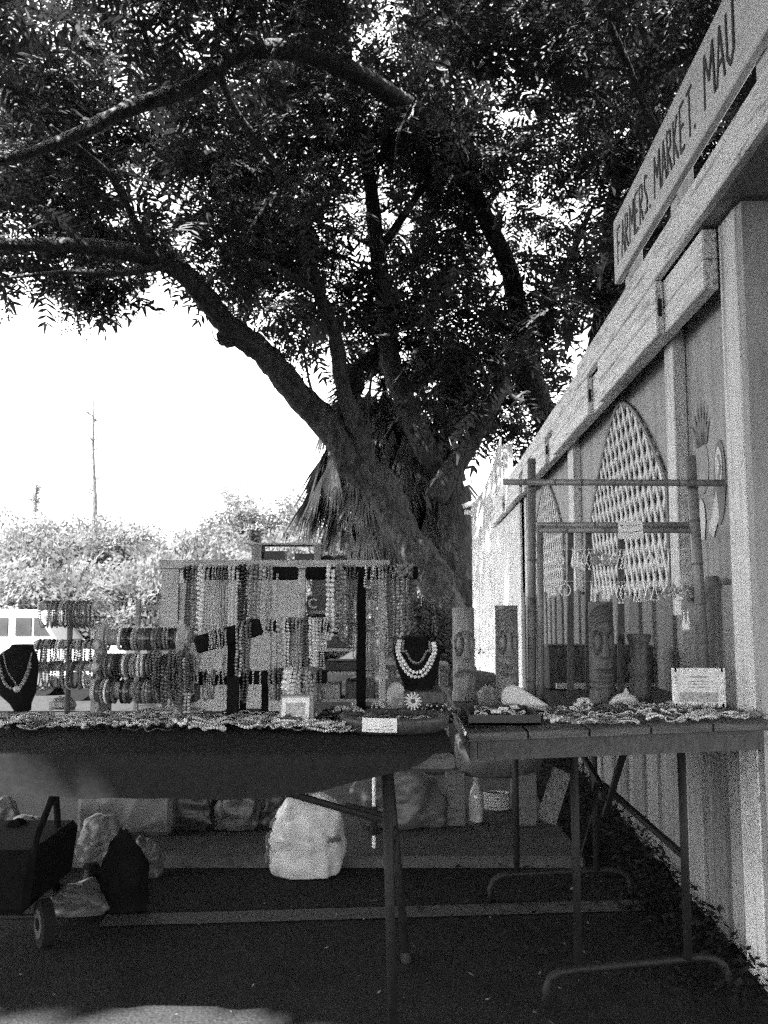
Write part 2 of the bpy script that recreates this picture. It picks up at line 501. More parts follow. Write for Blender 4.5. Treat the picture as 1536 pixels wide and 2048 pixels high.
decal([(3.16, 1.46), (3.20, 1.49), (3.23, 1.44), (3.22, 1.34), (3.17, 1.33), (3.15, 1.40)], MURAL_PALE, 1.0105).build("painted_flower", MURAL_PALE, wall)

# ------------------------------------------------------------------ the lettered sign
sign = root("market_sign", wv(0.927, 3.0, 2.476), "long white sign board hand-lettered FARMERS. MARKET. above the stall eave", "sign")
mb = MB(); wbox(mb, 0.927, 0.960, 1.7, 4.16, 2.665, 2.985); mb.build("sign_board", SIGN_WHITE, sign, bevel=0.004)
for d0 in (2.30, 3.20, 4.00):
    mb = MB(); wbox(mb, 0.962, 1.03, d0, d0 + 0.09, 2.40, 2.96); mb.build("sign_post", PAINT_V, sign, bevel=0.003)
LET = {"F": [((0, 0), (0, 1)), ((0, 1), (.6, 1)), ((0, .55), (.45, .55))], "A": [((0, 0), (.35, 1)), ((.35, 1), (.7, 0)), ((.13, .35), (.57, .35))],
       "R": [((0, 0), (0, 1)), ((0, 1), (.5, .92)), ((.5, .92), (.5, .58)), ((.5, .58), (0, .5)), ((.1, .5), (.6, 0))],
       "M": [((0, 0), (.06, 1)), ((.06, 1), (.4, .4)), ((.4, .4), (.72, 1)), ((.72, 1), (.8, 0))],
       "E": [((0, 0), (0, 1)), ((0, 1), (.55, 1)), ((0, .52), (.45, .52)), ((0, 0), (.58, 0))],
       "S": [((.55, .9), (.15, 1)), ((.15, 1), (0, .75)), ((0, .75), (.5, .35)), ((.5, .35), (.4, .05)), ((.4, .05), (0, .08))],
       "K": [((0, 0), (0, 1)), ((.55, 1), (.03, .45)), ((.1, .5), (.6, 0))], "T": [((.32, 0), (.32, 1)), ((0, 1), (.65, 1))],
       "U": [((0, 1), (.03, .2)), ((.03, .2), (.3, 0)), ((.3, 0), (.58, .2)), ((.58, .2), (.6, 1))], ".": [((0, 0), (0, .08))]}
def word(txt, dstart, pitch, hgt=0.17, z0=2.735):
    d = dstart
    for ch in txt:
        mb = MB()
        wid = pitch * 0.95
        up = 1.25 if ch == "M" else 1.0
        for k, (p0, p1) in enumerate(LET[ch]):
            q = [wv(0.9255 - 0.0004 * k, d - a * wid * 1.15 * up, z0 + b * hgt) for a, b in (p0, p1)]
            mb.bar(q[0], q[1], 0.014, 0.002, up=UN)
        mb.build("letter", LETTERING, sign)
        d -= pitch * (1.3 if ch == "M" else (0.5 if ch == "." else 1.0))
word("FARMERS.", 4.07, 0.084)
word("MARKET.", 3.38, 0.085)
word("MAU", 2.735, 0.095, 0.185)

# ================================================================== trees
def spray_proto(rng, length=0.38, pairs=5, nl=4, leaf=0.05, wid=0.42):
    q = []
    for i in range(pairs):
        s = (i + 0.7) / pairs
        for side in (-1, 1):
            pl = length * 0.48 * (1 - 0.35 * s)
            ang = side * (0.95 + rng.uniform(-.15, .15))
            dx, dy = math.cos(ang), math.sin(ang)
            for k in range(nl):
                t = (k + 0.8) / nl
                base = np.array([s * length + dx * pl * t, dy * pl * t, -0.35 * (s * length) ** 2 / length - 0.12 * t * pl])
                la = ang + (0.8 if k % 2 else -0.8) + rng.uniform(-.3, .3)
                ld = np.array([math.cos(la), math.sin(la), rng.uniform(-.5, .3)]) * leaf * rng.uniform(.8, 1.2)
                lw = np.array([-math.sin(la), math.cos(la), rng.uniform(-.3, .3)]) * leaf * wid * 0.5
                q.append([base, base + ld * .5 + lw, base + ld, base + ld * .5 - lw])
    return np.array(q)                       # (k,4,3)
def frond_proto(rng, length=0.5, pairs=7, pinna=0.22, wid=0.04):
    """a feathery frond: tapered pinnae in pairs along a drooping stalk"""
    q = []
    for i in range(pairs):
        s = (i + 0.8) / pairs
        for side in (-1, 1):
            pl = pinna * (1 - 0.55 * abs(s - .45)) * rng.uniform(.8, 1.15)
            ang = side * rng.uniform(.75, 1.2)
            d = np.array([math.cos(ang), math.sin(ang), 0]); w = np.array([-math.sin(ang), math.cos(ang), rng.uniform(-.5, .5)]) * wid * .5
            b = np.array([s * length, 0, -0.4 * s * s * length]); zz = rng.uniform(-.35, .1)
            m = b + d * pl * .55 + np.array([0, 0, zz * pl * .4]); t = b + d * pl + np.array([0, 0, zz * pl])
            q.append([b - w * .5, m - w, m + w, b + w * .5]); q.append([m - w, t - w * .25, t + w * .25, m + w])
    e = np.array([length * 1.0, 0, -.4 * length]); w = np.array([0, wid * .6, 0])
    q.append([e - w, e + np.array([pinna * .6, 0, -.08]) - w * .3, e + np.array([pinna * .6, 0, -.08]) + w * .3, e + w])
    return np.array(q)
def rand_rot(rng, n, tilt=0.5):
    yaw = rng.uniform(0, 2 * np.pi, n); p = rng.normal(0, tilt, n); r = rng.normal(0, tilt, n)
    cy, sy, cp, sp, cr, sr = np.cos(yaw), np.sin(yaw), np.cos(p), np.sin(p), np.cos(r), np.sin(r)
    M = np.empty((n, 3, 3))
    M[:, 0, 0] = cy * cp; M[:, 0, 1] = cy * sp * sr - sy * cr; M[:, 0, 2] = cy * sp * cr + sy * sr
    M[:, 1, 0] = sy * cp; M[:, 1, 1] = sy * sp * sr + cy * cr; M[:, 1, 2] = sy * sp * cr - cy * sr
    M[:, 2, 0] = -sp; M[:, 2, 1] = cp * sr; M[:, 2, 2] = cp * cr
    return M
def leaves_at(rng, centres, proto_list, scale=(0.8, 1.3), tilt=0.5):
    out = []
    which = rng.integers(0, len(proto_list), len(centres))
    for w, pr in enumerate(proto_list):
        c = centres[which == w]
        if len(c) == 0: continue
        M = rand_rot(rng, len(c), tilt); s = rng.uniform(*scale, len(c))
        v = np.einsum('nij,kqj->nkqi', M, pr) * s[:, None, None, None] + c[:, None, None, :]
        out.append(v.reshape(-1, 3))
    v = np.concatenate(out)
    return v, np.arange(len(v)).reshape(-1, 4)
def smooth_path(pts, n=8):
    """Catmull-Rom through (Vector, radius) pairs"""
    vs_, rs_ = [], []
    m = len(pts)
    for i in range(m - 1):
        p0, p1, p2, p3 = pts[max(i - 1, 0)], pts[i], pts[i + 1], pts[min(i + 2, m - 1)]
        for k in range(n):
            t = k / n
            f = lambda a, b, c, d: 0.5 * ((2 * b) + (c - a) * t + (2 * a - 5 * b + 4 * c - d) * t * t + (3 * b - a - 3 * c + d) * t ** 3)
            vs_.append(f(p0[0], p1[0], p2[0], p3[0])); rs_.append(max(0.004, f(p0[1], p1[1], p2[1], p3[1])))
    vs_.append(pts[-1][0]); rs_.append(pts[-1][1])
    return vs_, rs_
def limb(mb, spec, n=16, wob=0.09, k=0.72):
    """spec: (px, py, depth, width in photo pixels)"""
    pts = [(P(px, py, D), k * w / 2 / F * D) for px, py, D, w in spec]
    v, r = smooth_path(pts, 12)
    p1, p2 = random.uniform(0, 6), random.uniform(0, 6)
    for i in range(len(v)):
        e = min(1, i / 6) * r[i]
        v[i] = v[i] + Vector((math.sin(i * .33 + p1), math.sin(i * .41 + p2), math.cos(i * .29 + p1))) * e * .16
        r[i] *= 1 + .06 * math.sin(i * .9 + p2) * math.sin(i * .37 + p1)
    mb.tube(v, r, n, wob=wob)

tree_base = P(915, 1333, 14.2); tree_base.z = 0
tree = root("shade_tree", tree_base, "huge shade tree with a leaning trunk and a long limb arching over the car park", "tree")
mb = MB()
limb(mb, [(930, 1360, 14.2, 150), (905, 1260, 14.2, 84), (845, 1120, 14.2, 68), (775, 1000, 14.1, 65), (715, 925, 14.0, 66), (650, 850, 13.8, 60),
          (560, 740, 13.4, 53), (480, 672, 13.0, 48), (405, 590, 12.6, 44), (340, 528, 12.2, 40), (240, 500, 11.8, 36), (100, 490, 11.4, 28), (-60, 480, 11.0, 22), (-260, 440, 10.6, 14)], 26, .10, 1.0)
trunk = mb.build("trunk", BARK, tree, smooth=True)
LIMBS = [
    [(735, 940, 14.0, 70), (697, 810, 13.6, 50), (672, 690, 13.2, 42), (640, 585, 12.8, 38), (598, 470, 12.4, 32), (560, 350, 12.0, 26), (470, 220, 11.5, 20), (420, 100, 11, 12)],
    [(950, 1330, 14.9, 120), (925, 1150, 14.9, 105), (900, 960, 14.8, 84), (850, 885, 14.6, 74), (803, 790, 14.4, 62), (772, 650, 14.2, 56), (757, 500, 14.0, 48), (735, 350, 13.7, 40), (700, 180, 13.3, 30), (690, 20, 13, 22)],
    [(1130, 1000, 15.5, 90), (1092, 830, 15.2, 76), (1052, 720, 15.0, 66), (1040, 620, 14.7, 58), (1008, 520, 14.3, 52), (955, 395, 13.8, 50), (870, 250, 12.6, 54), (760, 178, 11.6, 56), (630, 112, 10.8, 56), (500, 98, 10.3, 56), (400, 160, 10.0, 52), (250, 225, 9.7, 44), (60, 305, 9.5, 32), (-120, 350, 9.3, 18)],
    [(1165, 900, 14.8, 60), (1195, 680, 14.2, 48), (1218, 480, 13.6, 42), (1235, 360, 13.2, 36), (1290, 200, 12.6, 26), (1330, 40, 12, 18)],
    [(1340, 330, 10.5, 24), (1300, 240, 10.2, 24), (1255, 125, 9.9, 22), (1185, -10, 9.5, 18)],
    [(1255, 140, 9.9, 11), (1180, 128, 9.8, 9), (1100, 108, 9.6, 6)],
    [(1245, 90, 9.8, 10), (1165, 88, 9.7, 9), (1110, 105, 9.5, 8), (1060, 95, 9.4, 5)],
    [(1250, 480, 10.4, 10), (1190, 480, 10.2, 9), (1150, 470, 10.1, 7), (1120, 440, 10, 4)],
    [(870, 1000, 14.6, 70), (990, 800, 14.4, 40), (1030, 700, 14.2, 32), (1120, 560, 13.6, 24), (1180, 420, 13, 16)],
    [(640, 585, 12.8, 30), (560, 540, 12.2, 20), (500, 520, 11.8, 12)],
    [(340, 528, 12.2, 34), (230, 545, 11.7, 22), (120, 545, 11.4, 14), (20, 555, 11.1, 8)],
    [(300, 515, 12.0, 30), (260, 420, 11.4, 22), (200, 330, 10.9, 16), (100, 250, 10.4, 10)],
    [(500, 98, 10.3, 34), (440, 50, 10.1, 24), (420, -20, 9.9, 16), (380, -160, 9.6, 12)],
    [(757, 500, 14.0, 30), (830, 400, 13.4, 20), (900, 300, 13, 14)],
    [(870, 250, 12.6, 34), (900, 120, 12.6, 24), (930, -40, 11.6, 18), (900, -300, 9.6, 14)],
    [(600, 470, 12.4, 24), (660, 380, 12.2, 16), (690, 300, 12, 10)],
]
for sp in LIMBS:
    mb = MB(); limb(mb, sp, 10); mb.build("limb", BARK, trunk, smooth=True)
# dark saw-cut stub on the long limb and thin dead twigs
mb = MB(); limb(mb, [(470, 668, 13.0, 46), (452, 672, 12.9, 40)], 10, 0.15, 1.0); mb.build("cut_stub", BARK, trunk)
for sp in ([(740, 930, 13.9, 9), (735, 840, 13.7, 7), (745, 740, 13.5, 5)], [(1010, 560, 14, 8), (960, 640, 13.8, 6), (930, 760, 13.6, 4)],
           [(650, 850, 13.6, 8), (620, 770, 13.4, 6), (605, 690, 13.2, 4)], [(470, 690, 12.9, 3), (432, 680, 12.8, 3), (422, 650, 12.8, 2)],
           [(860, 140, 11, 8), (800, 260, 11.2, 6), (790, 330, 11.3, 4)], [(1180, 240, 10.4, 7), (1150, 340, 10.6, 5), (1090, 300, 10.6, 3)]):
    mb = MB(); limb(mb, sp, 6, k=1.0); mb.build("twig", BARK, trunk)

# crown: leafy sprays on clumps through the crown's volume
LOWER = [(-700, 640), (-300, 610), (-80, 575), (0, 545), (60, 540), (110, 590), (190, 610), (260, 580), (310, 525), (350, 500), (400, 560), (450, 600), (520, 660), (580, 700),
         (640, 720), (700, 740), (780, 780), (860, 850), (940, 905), (1030, 905), (1110, 840), (1180, 760), (1260, 640), (1400, 560), (2300, 500)]
lx, ly = np.array([q[0] for q in LOWER]), np.array([q[1] for q in LOWER])
def value3(p, s, seed):
    q = p * s + seed
    return (np.sin(q[:, 0] * 1.7 + 1.3 * np.sin(q[:, 1] * 1.1)) + np.sin(q[:, 1] * 1.9 + 1.7 * np.sin(q[:, 2] * 1.3)) + np.sin(q[:, 2] * 2.1 + 1.1 * np.sin(q[:, 0] * 1.6))) / 3
protos = [frond_proto(RNG, 0.40, 6, 0.17, 0.044) for _ in range(8)] + [spray_proto(RNG, 0.46, 5, 4, 0.066, 0.5) for _ in range(3)]
coarse = [spray_proto(RNG, 0.6, 3, 3, 0.20, 0.6) for _ in range(4)]
def to_px(p):
    """photo pixel of world points (for keeping the crown's underside where the limbs carry it)"""
    q = p - np.array([0, 0, CAM_H])
    f = q[:, 1] * CP + q[:, 2] * SP; u = -q[:, 1] * SP + q[:, 2] * CP
    return 768 + F * q[:, 0] / f, 1024 - F * u / f
NC = 2000
cpx = RNG.uniform(-300, 1750, NC); cpy = RNG.uniform(-260, 910, NC); cd = np.clip(11.4 + (cpy + 260) / 1120 * 4.2, 9, 16) + RNG.normal(0, 1.1, NC)
near = (RNG.uniform(0, 1, NC) < .28) & (cpy < 30)
cd = np.where(near, RNG.uniform(8.8, 11.2, NC), cd)
low = np.interp(cpx, lx, ly)
keep = cpy < low - RNG.uniform(0, 50, NC)
cpx, cpy, cd = cpx[keep], cpy[keep], cd[keep]
thin = RNG.uniform(0, 1, len(cpx)) < np.interp(cpy, [-300, 100, 500], [.50, .62, 1.0])
cpx, cpy, cd = cpx[thin], cpy[thin], cd[thin]
centres = np.array([P(a, b, c) for a, b, c in zip(cpx, cpy, cd)])
keep = (value3(centres, 1.15, 3.1) > 0.0) & (centres[:, 2] < 12.5) & (centres[:, 2] > 2.6)
centres = centres[keep]
# drooping leafy twigs under the long limb
droop = np.array([P(a, b, c + .75) for a, b, c in [(95, 560, 11.3), (130, 590, 11.4), (165, 600, 11.5), (190, 615, 11.6), (210, 590, 11.5), (240, 580, 11.7), (270, 560, 11.8), (150, 560, 11.4), (200, 560, 11.5), (20, 540, 11.1), (-20, 555, 11.0), (300, 548, 12.0), (370, 590, 12.4), (225, 610, 11.6)]])
NS = 22
sp_c = np.repeat(centres, NS, 0) + RNG.normal(0, 1, (len(centres) * NS, 3)) * np.array([0.36, 0.36, 0.17])
sp_c = np.concatenate([sp_c, np.repeat(droop, 12, 0) + RNG.normal(0, .15, (len(droop) * 12, 3))])
bx, by = to_px(sp_c)
ok = (by < np.interp(bx, lx, ly) + 20) & (sp_c[:, 1] > 6)
sp_c = sp_c[ok]
# unseen crown added over the tables and low behind the camera to block skylight
NO = 1500
oc = np.stack([RNG.uniform(-11, 7.0, NO), RNG.uniform(-9, 11, NO), RNG.uniform(0, 1, NO)], 1)
oc[:, 2] = np.where(oc[:, 1] < -1.5, 2.9 + oc[:, 2] * 7.0, np.where(oc[:, 0] < -4.5, 4.4, 6.0) + oc[:, 2] * 4.5)
so = np.repeat(oc, 12, 0) + RNG.normal(0, 1, (len(oc) * 12, 3)) * np.array([0.7, 0.7, 0.3])
ox, oy = to_px(so)
so = so[(so[:, 1] < 0.5) | (oy < np.interp(ox, lx, ly) - 60)]
so = so[np.linalg.norm(so - np.array([0, 0, 1.1]), axis=1) > 3.6]
ox, oy = to_px(so)
so = so[(so[:, 1] < 1.0) | (oy < -420) | (ox < -330) | (ox > 1700)]       # finer leaves wherever the crown is seen
# sunlit patches on the ground: holes in the crown above them, along the sun's rays
def hole(p, gx_, gy_, rx, ry):
    t = p[:, 2] / TO_SUN.z
    qx, qy = p[:, 0] - TO_SUN.x * t, p[:, 1] - TO_SUN.y * t
    return ((qx - gx_) / rx) ** 2 + ((qy - gy_) / ry) ** 2 < 1
gp = G(150, 2040)
def holes(p):
    t = p[:, 2] / TO_SUN.z
    qx, qy = p[:, 0] - TO_SUN.x * t, p[:, 1] - TO_SUN.y * t
    a = np.arctan2(qy - 2.16, qx + .82)
    inside = ((qx + .80) / .66) ** 2 + ((qy - 2.14) / .66) ** 2 < 1 + .35 * np.sin(3 * a + .6) + .25 * np.sin(5 * a + 2)
    return inside & (qy < 2.54 + .04 * np.sin(qx * 9))
# unseen leaf sprays added in the sun's path to keep the tables shaded
sh = np.stack([RNG.uniform(-2.0, 1.3, 260), RNG.uniform(2.15, 6.0, 260), np.full(260, .74)], 1) + np.array(TO_SUN)[None] * RNG.uniform(7.5, 11.5, (260, 1))
so = np.concatenate([so, sh[(sh[:, 1] < 1.0)]])
v1, q1 = leaves_at(RNG, sp_c, protos, (0.8, 1.45), 0.5)
v2, q2 = leaves_at(RNG, so, coarse, (0.8, 1.4), 0.5)
v, q = np.concatenate([v1, v2]), np.concatenate([q1, q2 + len(v1)])
mid = v[q].mean(1)
q = q[~holes(mid)]
crown = np_mesh("crown", v, q, LEAF, tree)
kind(crown, "stuff")
print("crown quads", len(q))

# ------------------------------------------------------------------ fan palm with a skirt of dead fronds
pc = P(800, 800, 15.9)
palm = root("fan_palm", (pc.x, pc.y, 0), "shaggy fan palm with a hanging skirt of dead fronds behind the leaning trunk", "palm")
mb = MB(); mb.tube([(pc.x + .05, pc.y, 0), (pc.x, pc.y, 1.5), (pc.x - .03, pc.y, 3.0), (pc.x, pc.y, 4.7)], [.36, .3, .28, .25], 14, wob=0.1); mb.build("trunk", BARK, palm)
def fan(rng, hub, axis, normal, nb, spread, length, droop, width=0.045):
    axis = axis / np.linalg.norm(axis); side = np.cross(normal, axis); side /= np.linalg.norm(side)
    out = []
    for k in range(nb):
        a = spread * ((k + .5) / nb - .5) + rng.normal(0, .03)
        dr = axis * math.cos(a) + side * math.sin(a)
        L = length * rng.uniform(.75, 1.05)
        w = np.cross(dr, normal); w /= np.linalg.norm(w); w = w * width * .5
        mid = hub + dr * L * .55; tip = hub + dr * L + np.array([0, 0, -droop * L * rng.uniform(.5, 1.2)])
        out.append([hub - w * .3, mid - w, mid + w, hub + w * .3]); out.append([mid - w, tip, tip + w * .1, mid + w])
    return out
def unit(v): return v / np.linalg.norm(v)
cc = np.array([pc.x, pc.y, 4.75])
quads, st = [], MB()
for k in range(46):
    az = RNG.uniform(0, 2 * np.pi); el = RNG.uniform(-0.5, 1.2)
    o = np.array([math.cos(az) * math.cos(el), math.sin(az) * math.cos(el), math.sin(el)])
    hub = cc + o * RNG.uniform(.7, 1.15) * np.array([1, 1, .8])
    quads += fan(RNG, hub, o + np.array([0, 0, -.25]), unit(np.cross(o, [0.1, .2, 1]) + RNG.normal(0, .4, 3)), 26, 2.6, .85, .35)
    st.tube([cc, (cc + hub) / 2 + np.array([0, 0, .08]), hub], .014, 4)
qa = np.array(quads).reshape(-1, 3)
cr = np_mesh("crown", qa, np.arange(len(qa)).reshape(-1, 4), PALMLEAF, palm)
st.build("leaf_stalk_cluster", PALMLEAF, palm)
quads = []
for k in range(420):
    az = RNG.uniform(0, 2 * np.pi); zz = RNG.uniform(2.45, 4.9)
    rr = (0.40 + 1.15 * RNG.uniform(0, 1) ** 1.2) * (0.7 + .3 * (4.6 - zz) / 2.3)
    hub = np.array([pc.x - .26 + math.cos(az) * rr * 1.05, pc.y + math.sin(az) * rr * .7, zz])
    o = np.array([math.cos(az) * .22, math.sin(az) * .22, -1.0]) + RNG.normal(0, .12, 3)
    quads += fan(RNG, hub, o, unit(np.array([math.cos(az), math.sin(az), .1]) + RNG.normal(0, .35, 3)), 17, .75, min(1.05, zz - 1.5), .05, .042)
qa = np.array(quads).reshape(-1, 3)
kind(np_mesh("dead_frond_skirt", qa, np.arange(len(qa)).reshape(-1, 4), DEADFROND, palm), "stuff")

# ------------------------------------------------------------------ hedge and trees beyond the car park
far_protos = [spray_proto(RNG, 0.7, 5, 4, 0.13, 0.6) for _ in range(4)]
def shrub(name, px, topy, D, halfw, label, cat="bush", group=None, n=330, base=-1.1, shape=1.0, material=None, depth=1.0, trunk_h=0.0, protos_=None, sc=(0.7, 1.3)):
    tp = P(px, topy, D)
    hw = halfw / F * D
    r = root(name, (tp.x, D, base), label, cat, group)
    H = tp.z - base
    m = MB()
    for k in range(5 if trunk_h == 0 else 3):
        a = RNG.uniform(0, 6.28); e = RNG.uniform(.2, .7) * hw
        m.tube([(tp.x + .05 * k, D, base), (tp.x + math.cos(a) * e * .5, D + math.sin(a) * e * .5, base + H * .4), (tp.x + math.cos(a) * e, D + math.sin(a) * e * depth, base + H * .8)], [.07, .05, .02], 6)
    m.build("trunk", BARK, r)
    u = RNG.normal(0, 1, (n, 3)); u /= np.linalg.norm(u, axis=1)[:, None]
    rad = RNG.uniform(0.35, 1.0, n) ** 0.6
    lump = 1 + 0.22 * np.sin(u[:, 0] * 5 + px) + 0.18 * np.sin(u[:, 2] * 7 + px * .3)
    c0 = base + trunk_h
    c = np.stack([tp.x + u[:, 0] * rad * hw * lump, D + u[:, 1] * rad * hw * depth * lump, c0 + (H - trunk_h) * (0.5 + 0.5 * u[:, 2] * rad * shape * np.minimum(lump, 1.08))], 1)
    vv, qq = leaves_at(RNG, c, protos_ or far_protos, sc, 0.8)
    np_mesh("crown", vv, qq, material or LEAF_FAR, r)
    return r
hedge = [(-150, 1080, 27, 190), (-20, 1062, 28, 120), (70, 1068, 26, 110), (150, 1075, 29, 120), (235, 1068, 27, 100), (310, 1075, 30, 110), (375, 1085, 26, 100), (450, 1080, 30, 120), (540, 1090, 27, 110), (630, 1080, 30, 120), (730, 1090, 28, 120), (840, 1090, 30, 120)]
HL = ["hedge shrub where the row runs out of view past the white van", "hedge shrub just behind the white van roof", "hedge shrub under the narrow conifer spire", "hedge shrub standing left of the thin bare tree's foot".replace(" left of", " by"), "hedge shrub between the bare tree and the hutch", "hedge shrub over the bangle rack",
      "hedge shrub rising at the hutch corner", "hedge shrub under the spiky-topped round tree", "hedge shrub behind the little shelf on the hutch", "hedge shrub beside the hanging palm skirt", "hedge shrub glimpsed through the palm skirt", "hedge shrub hidden behind the leaning trunk"]
for i, (px, ty, D, hw) in enumerate(hedge):
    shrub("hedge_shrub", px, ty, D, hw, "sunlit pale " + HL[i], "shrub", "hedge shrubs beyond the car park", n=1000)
LL = ["beyond the van's tail", "behind the black bust and van", "behind the top tier of the bracelet stand", "between bracelet stand and bangle rack", "beside the hutch's wooden rail"]
for i, (px, ty, D, hw) in enumerate(((-60, 1130, 24, 130), (60, 1140, 23, 120), (170, 1150, 24, 120), (270, 1150, 23, 110), (360, 1160, 24, 100))):
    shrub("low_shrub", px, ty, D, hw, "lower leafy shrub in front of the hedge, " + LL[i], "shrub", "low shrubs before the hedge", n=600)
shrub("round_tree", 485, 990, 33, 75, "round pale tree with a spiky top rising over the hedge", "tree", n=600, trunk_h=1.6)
shrub("round_tree", 600, 1000, 34, 70, "airy round tree over the hedge beside the palm skirt", "tree", n=420, trunk_h=1.8)
ct_ = P(74, 960, 33)
cy_ = root("cypress_tree", (ct_.x, 33, -1.1), "narrow spire-like conifer standing above the hedge", "tree")
mb = MB(); mb.tube([(ct_.x, 33, -1.1), (ct_.x, 33, ct_.z - .1)], [.1, .02], 6); mb.build("trunk", BARK, cy_)
tt = RNG.uniform(.3, 1, 240); aa = RNG.uniform(0, 6.28, 240); rr_ = .42 * (1.03 - tt) ** .6 * RNG.uniform(.3, 1, 240)
cv, cq = leaves_at(RNG, np.stack([ct_.x + rr_ * np.cos(aa), 33 + rr_ * np.sin(aa), -1.1 + (ct_.z + 1.0) * tt], 1), far_protos, (.28, .45), .8)
np_mesh("crown", cv, cq, LEAF_MID, cy_)
# bare thin tree
bt = P(188, 770, 31)
r = root("bare_tree", (bt.x, 31, -1.1), "tall thin bare tree rising high above the hedge", "tree")
mb = MB(); b0 = P(186, 1120, 31)
mb.tube([(b0.x, 31, -1.1), b0, P(190, 1000, 31), P(186, 900, 31), bt], [.15, .12, .085, .05, .02], 7); mb.build("trunk", BARK, r)
mb = MB()
for k in range(26):
    y = random.uniform(830, 1080); a = P(188, y, 31); L = random.uniform(.25, .9) * (0.4 + (y - 800) / 400); sgn = random.choice((-1, 1))
    mb.tube([a, a + Vector((sgn * L * .5, random.uniform(-.2, .2), L * .35)), a + Vector((sgn * L, random.uniform(-.3, .3), L * .9))], [.032, .022, .010], 5)
mb.build("branch_cluster", BARK, r)
# dark bush at the foot of the leaning tree
shrub("dark_bush", 850, 1165, 11.5, 52, "dark dense bush at the foot of the leaning tree", "bush", n=170, base=0.0, material=LEAF, protos_=[spray_proto(RNG, 0.3, 4, 3, 0.07, 0.5)], sc=(.8, 1.2))

# ------------------------------------------------------------------ chain-link fence behind the tree
cf = root("chain_link_fence", (1.6, 18, 0), "chain-link fence with a pale rail behind the tree trunk", "fence")
mb = MB()
x0, x1, z0, z1 = 0.9, 3.4, 0.05, 1.35
k = x0 - (z1 - z0)
while k < x1:
    for s in (1, -1):
        pts = []
        for z in (z0, z1):
            pts.append(Vector((k + (z - z0) if s == 1 else k + (z1 - z0) - (z - z0), 18 + .004 * s, z)))
        mb.bar(pts[0], pts[1], .007)
    k += .085
mb.build("wire_mesh", GALV, cf)
for z in (1.36, 0.72):
    mb = MB(); mb.tube([(x0 - .3, 18.03, z), (x1, 18.03, z)], .03, 8); mb.build("rail", GALV, cf)
for x in (0.75, 2.4):
    mb = MB(); mb.tube([(x, 18.05, 0), (x, 18.05, 1.45)], .03, 8); mb.build("post", GALV, cf)

# ------------------------------------------------------------------ white van on the lower car park
vx, vy, vz = P(110, 1300, 20).x, 20.0, -1.1
van = root("parked_van", (vx - 2.0, vy, vz), "white van parked before the hedge", "van")
prof = [(0.78, .35), (0.80, .85), (0.62, 1.05), (0.08, 1.16), (-0.36, 1.84), (-0.6, 1.93), (-4.0, 1.93), (-4.25, 1.8), (-4.3, .35)]
mb = MB(); mb.prism(prof, (vx, vy, vz), (1, 0, 0), (0, 0, 1), (0, 1, 0), 1.8); mb.build("body", VANWHITE, van, bevel=0.05)
for poly in ([(-0.92, 1.36), (-0.92, 1.76), (-0.56, 1.76), (-0.56, 1.36)], [(-0.50, 1.36), (-0.50, 1.76), (-0.40, 1.76), (-0.12, 1.36)], [(-2.0, 1.36), (-2.0, 1.76), (-1.1, 1.76), (-1.1, 1.36)], [(-3.1, 1.36), (-3.1, 1.76), (-2.15, 1.76), (-2.15, 1.36)]):
    mb = MB(); mb.prism(poly, (vx, vy - .02, vz), (1, 0, 0), (0, 0, 1), (0, 1, 0), .03); mb.build("window", GLASSDARK, van)
for cx in (-0.25, -3.3):
    for yy in (vy - .02, vy + 1.62):
        mb = MB(); mb.tube([(vx + cx, yy, vz + .33), (vx + cx, yy + .2, vz + .33)], .33, 18); w = mb.build("wheel", TYRE, van)
        mb = MB(); mb.tube([(vx + cx, yy - .012, vz + .33), (vx + cx, yy + .05, vz + .33)], .2, 14); mb.build("rim", HUB, w)
mb = MB(); mb.box((vx + .68, vy - .005, vz + .8), (.14, .03, .12)); mb.build("headlight", GLASSDARK, van)
# second, low pickup bed beside the van
c = P(150, 1275, 19)
tk = root("parked_pickup", (c.x, 19, -1.1), "low grey pickup bed parked beside the white van", "pickup")
mb = MB(); mb.prism([(-.55, .5), (-.55, 1.13), (1.1, 1.13), (1.16, .9), (1.16, .5)], (c.x, 19, -1.1), (1, 0, 0), (0, 0, 1), (0, 1, 0), 1.6); mb.build("body", GREYWOOD, tk, bevel=.03)
mb = MB(); mb.box((c.x + .3, 19.2, -.0), (1.6, .1, .08)); mb.build("bed_rail", VANWHITE, tk)
for cx in (0.1,):
    mb = MB(); mb.tube([(c.x + cx, 18.98, -.78), (c.x + cx, 19.2, -.78)], .32, 16); mb.build("wheel", TYRE, tk)
    mb = MB(); mb.tube([(c.x + cx, 20.4, -.78), (c.x + cx, 20.6, -.78)], .32, 16); mb.build("wheel", TYRE, tk)

# ------------------------------------------------------------------ leaf litter along the wall and under the tables
def litter(n, fn, size):
    c = np.array([fn() for _ in range(n)])
    a = RNG.uniform(0, 6.28, n); s = RNG.uniform(.6, 1.3, n) * size
    t = RNG.normal(0, .35, (n, 2))
    dx = np.stack([np.cos(a), np.sin(a), t[:, 0]], 1) * s[:, None]; dy = np.stack([-np.sin(a), np.cos(a), t[:, 1]], 1) * s[:, None] * .45
    v = np.stack([c - dx, c - dy, c + dx, c + dy], 1)
    v[:, :, 2] = np.maximum(v[:, :, 2], 0.006)
    return v.reshape(-1, 3)
def along_wall():
    d = RNG.uniform(2.0, 6.5); o = abs(RNG.normal(0, .13)) + (0.0 if d > 2.58 else -.05)
    q = wv(0.945 - o, d, 0); return (q.x, q.y, 0.008 + max(0, .10 - o * .5) * RNG.uniform(0, 1))
def drift():
    return (RNG.normal(.55, .25), RNG.uniform(2.1, 3.9), .01)
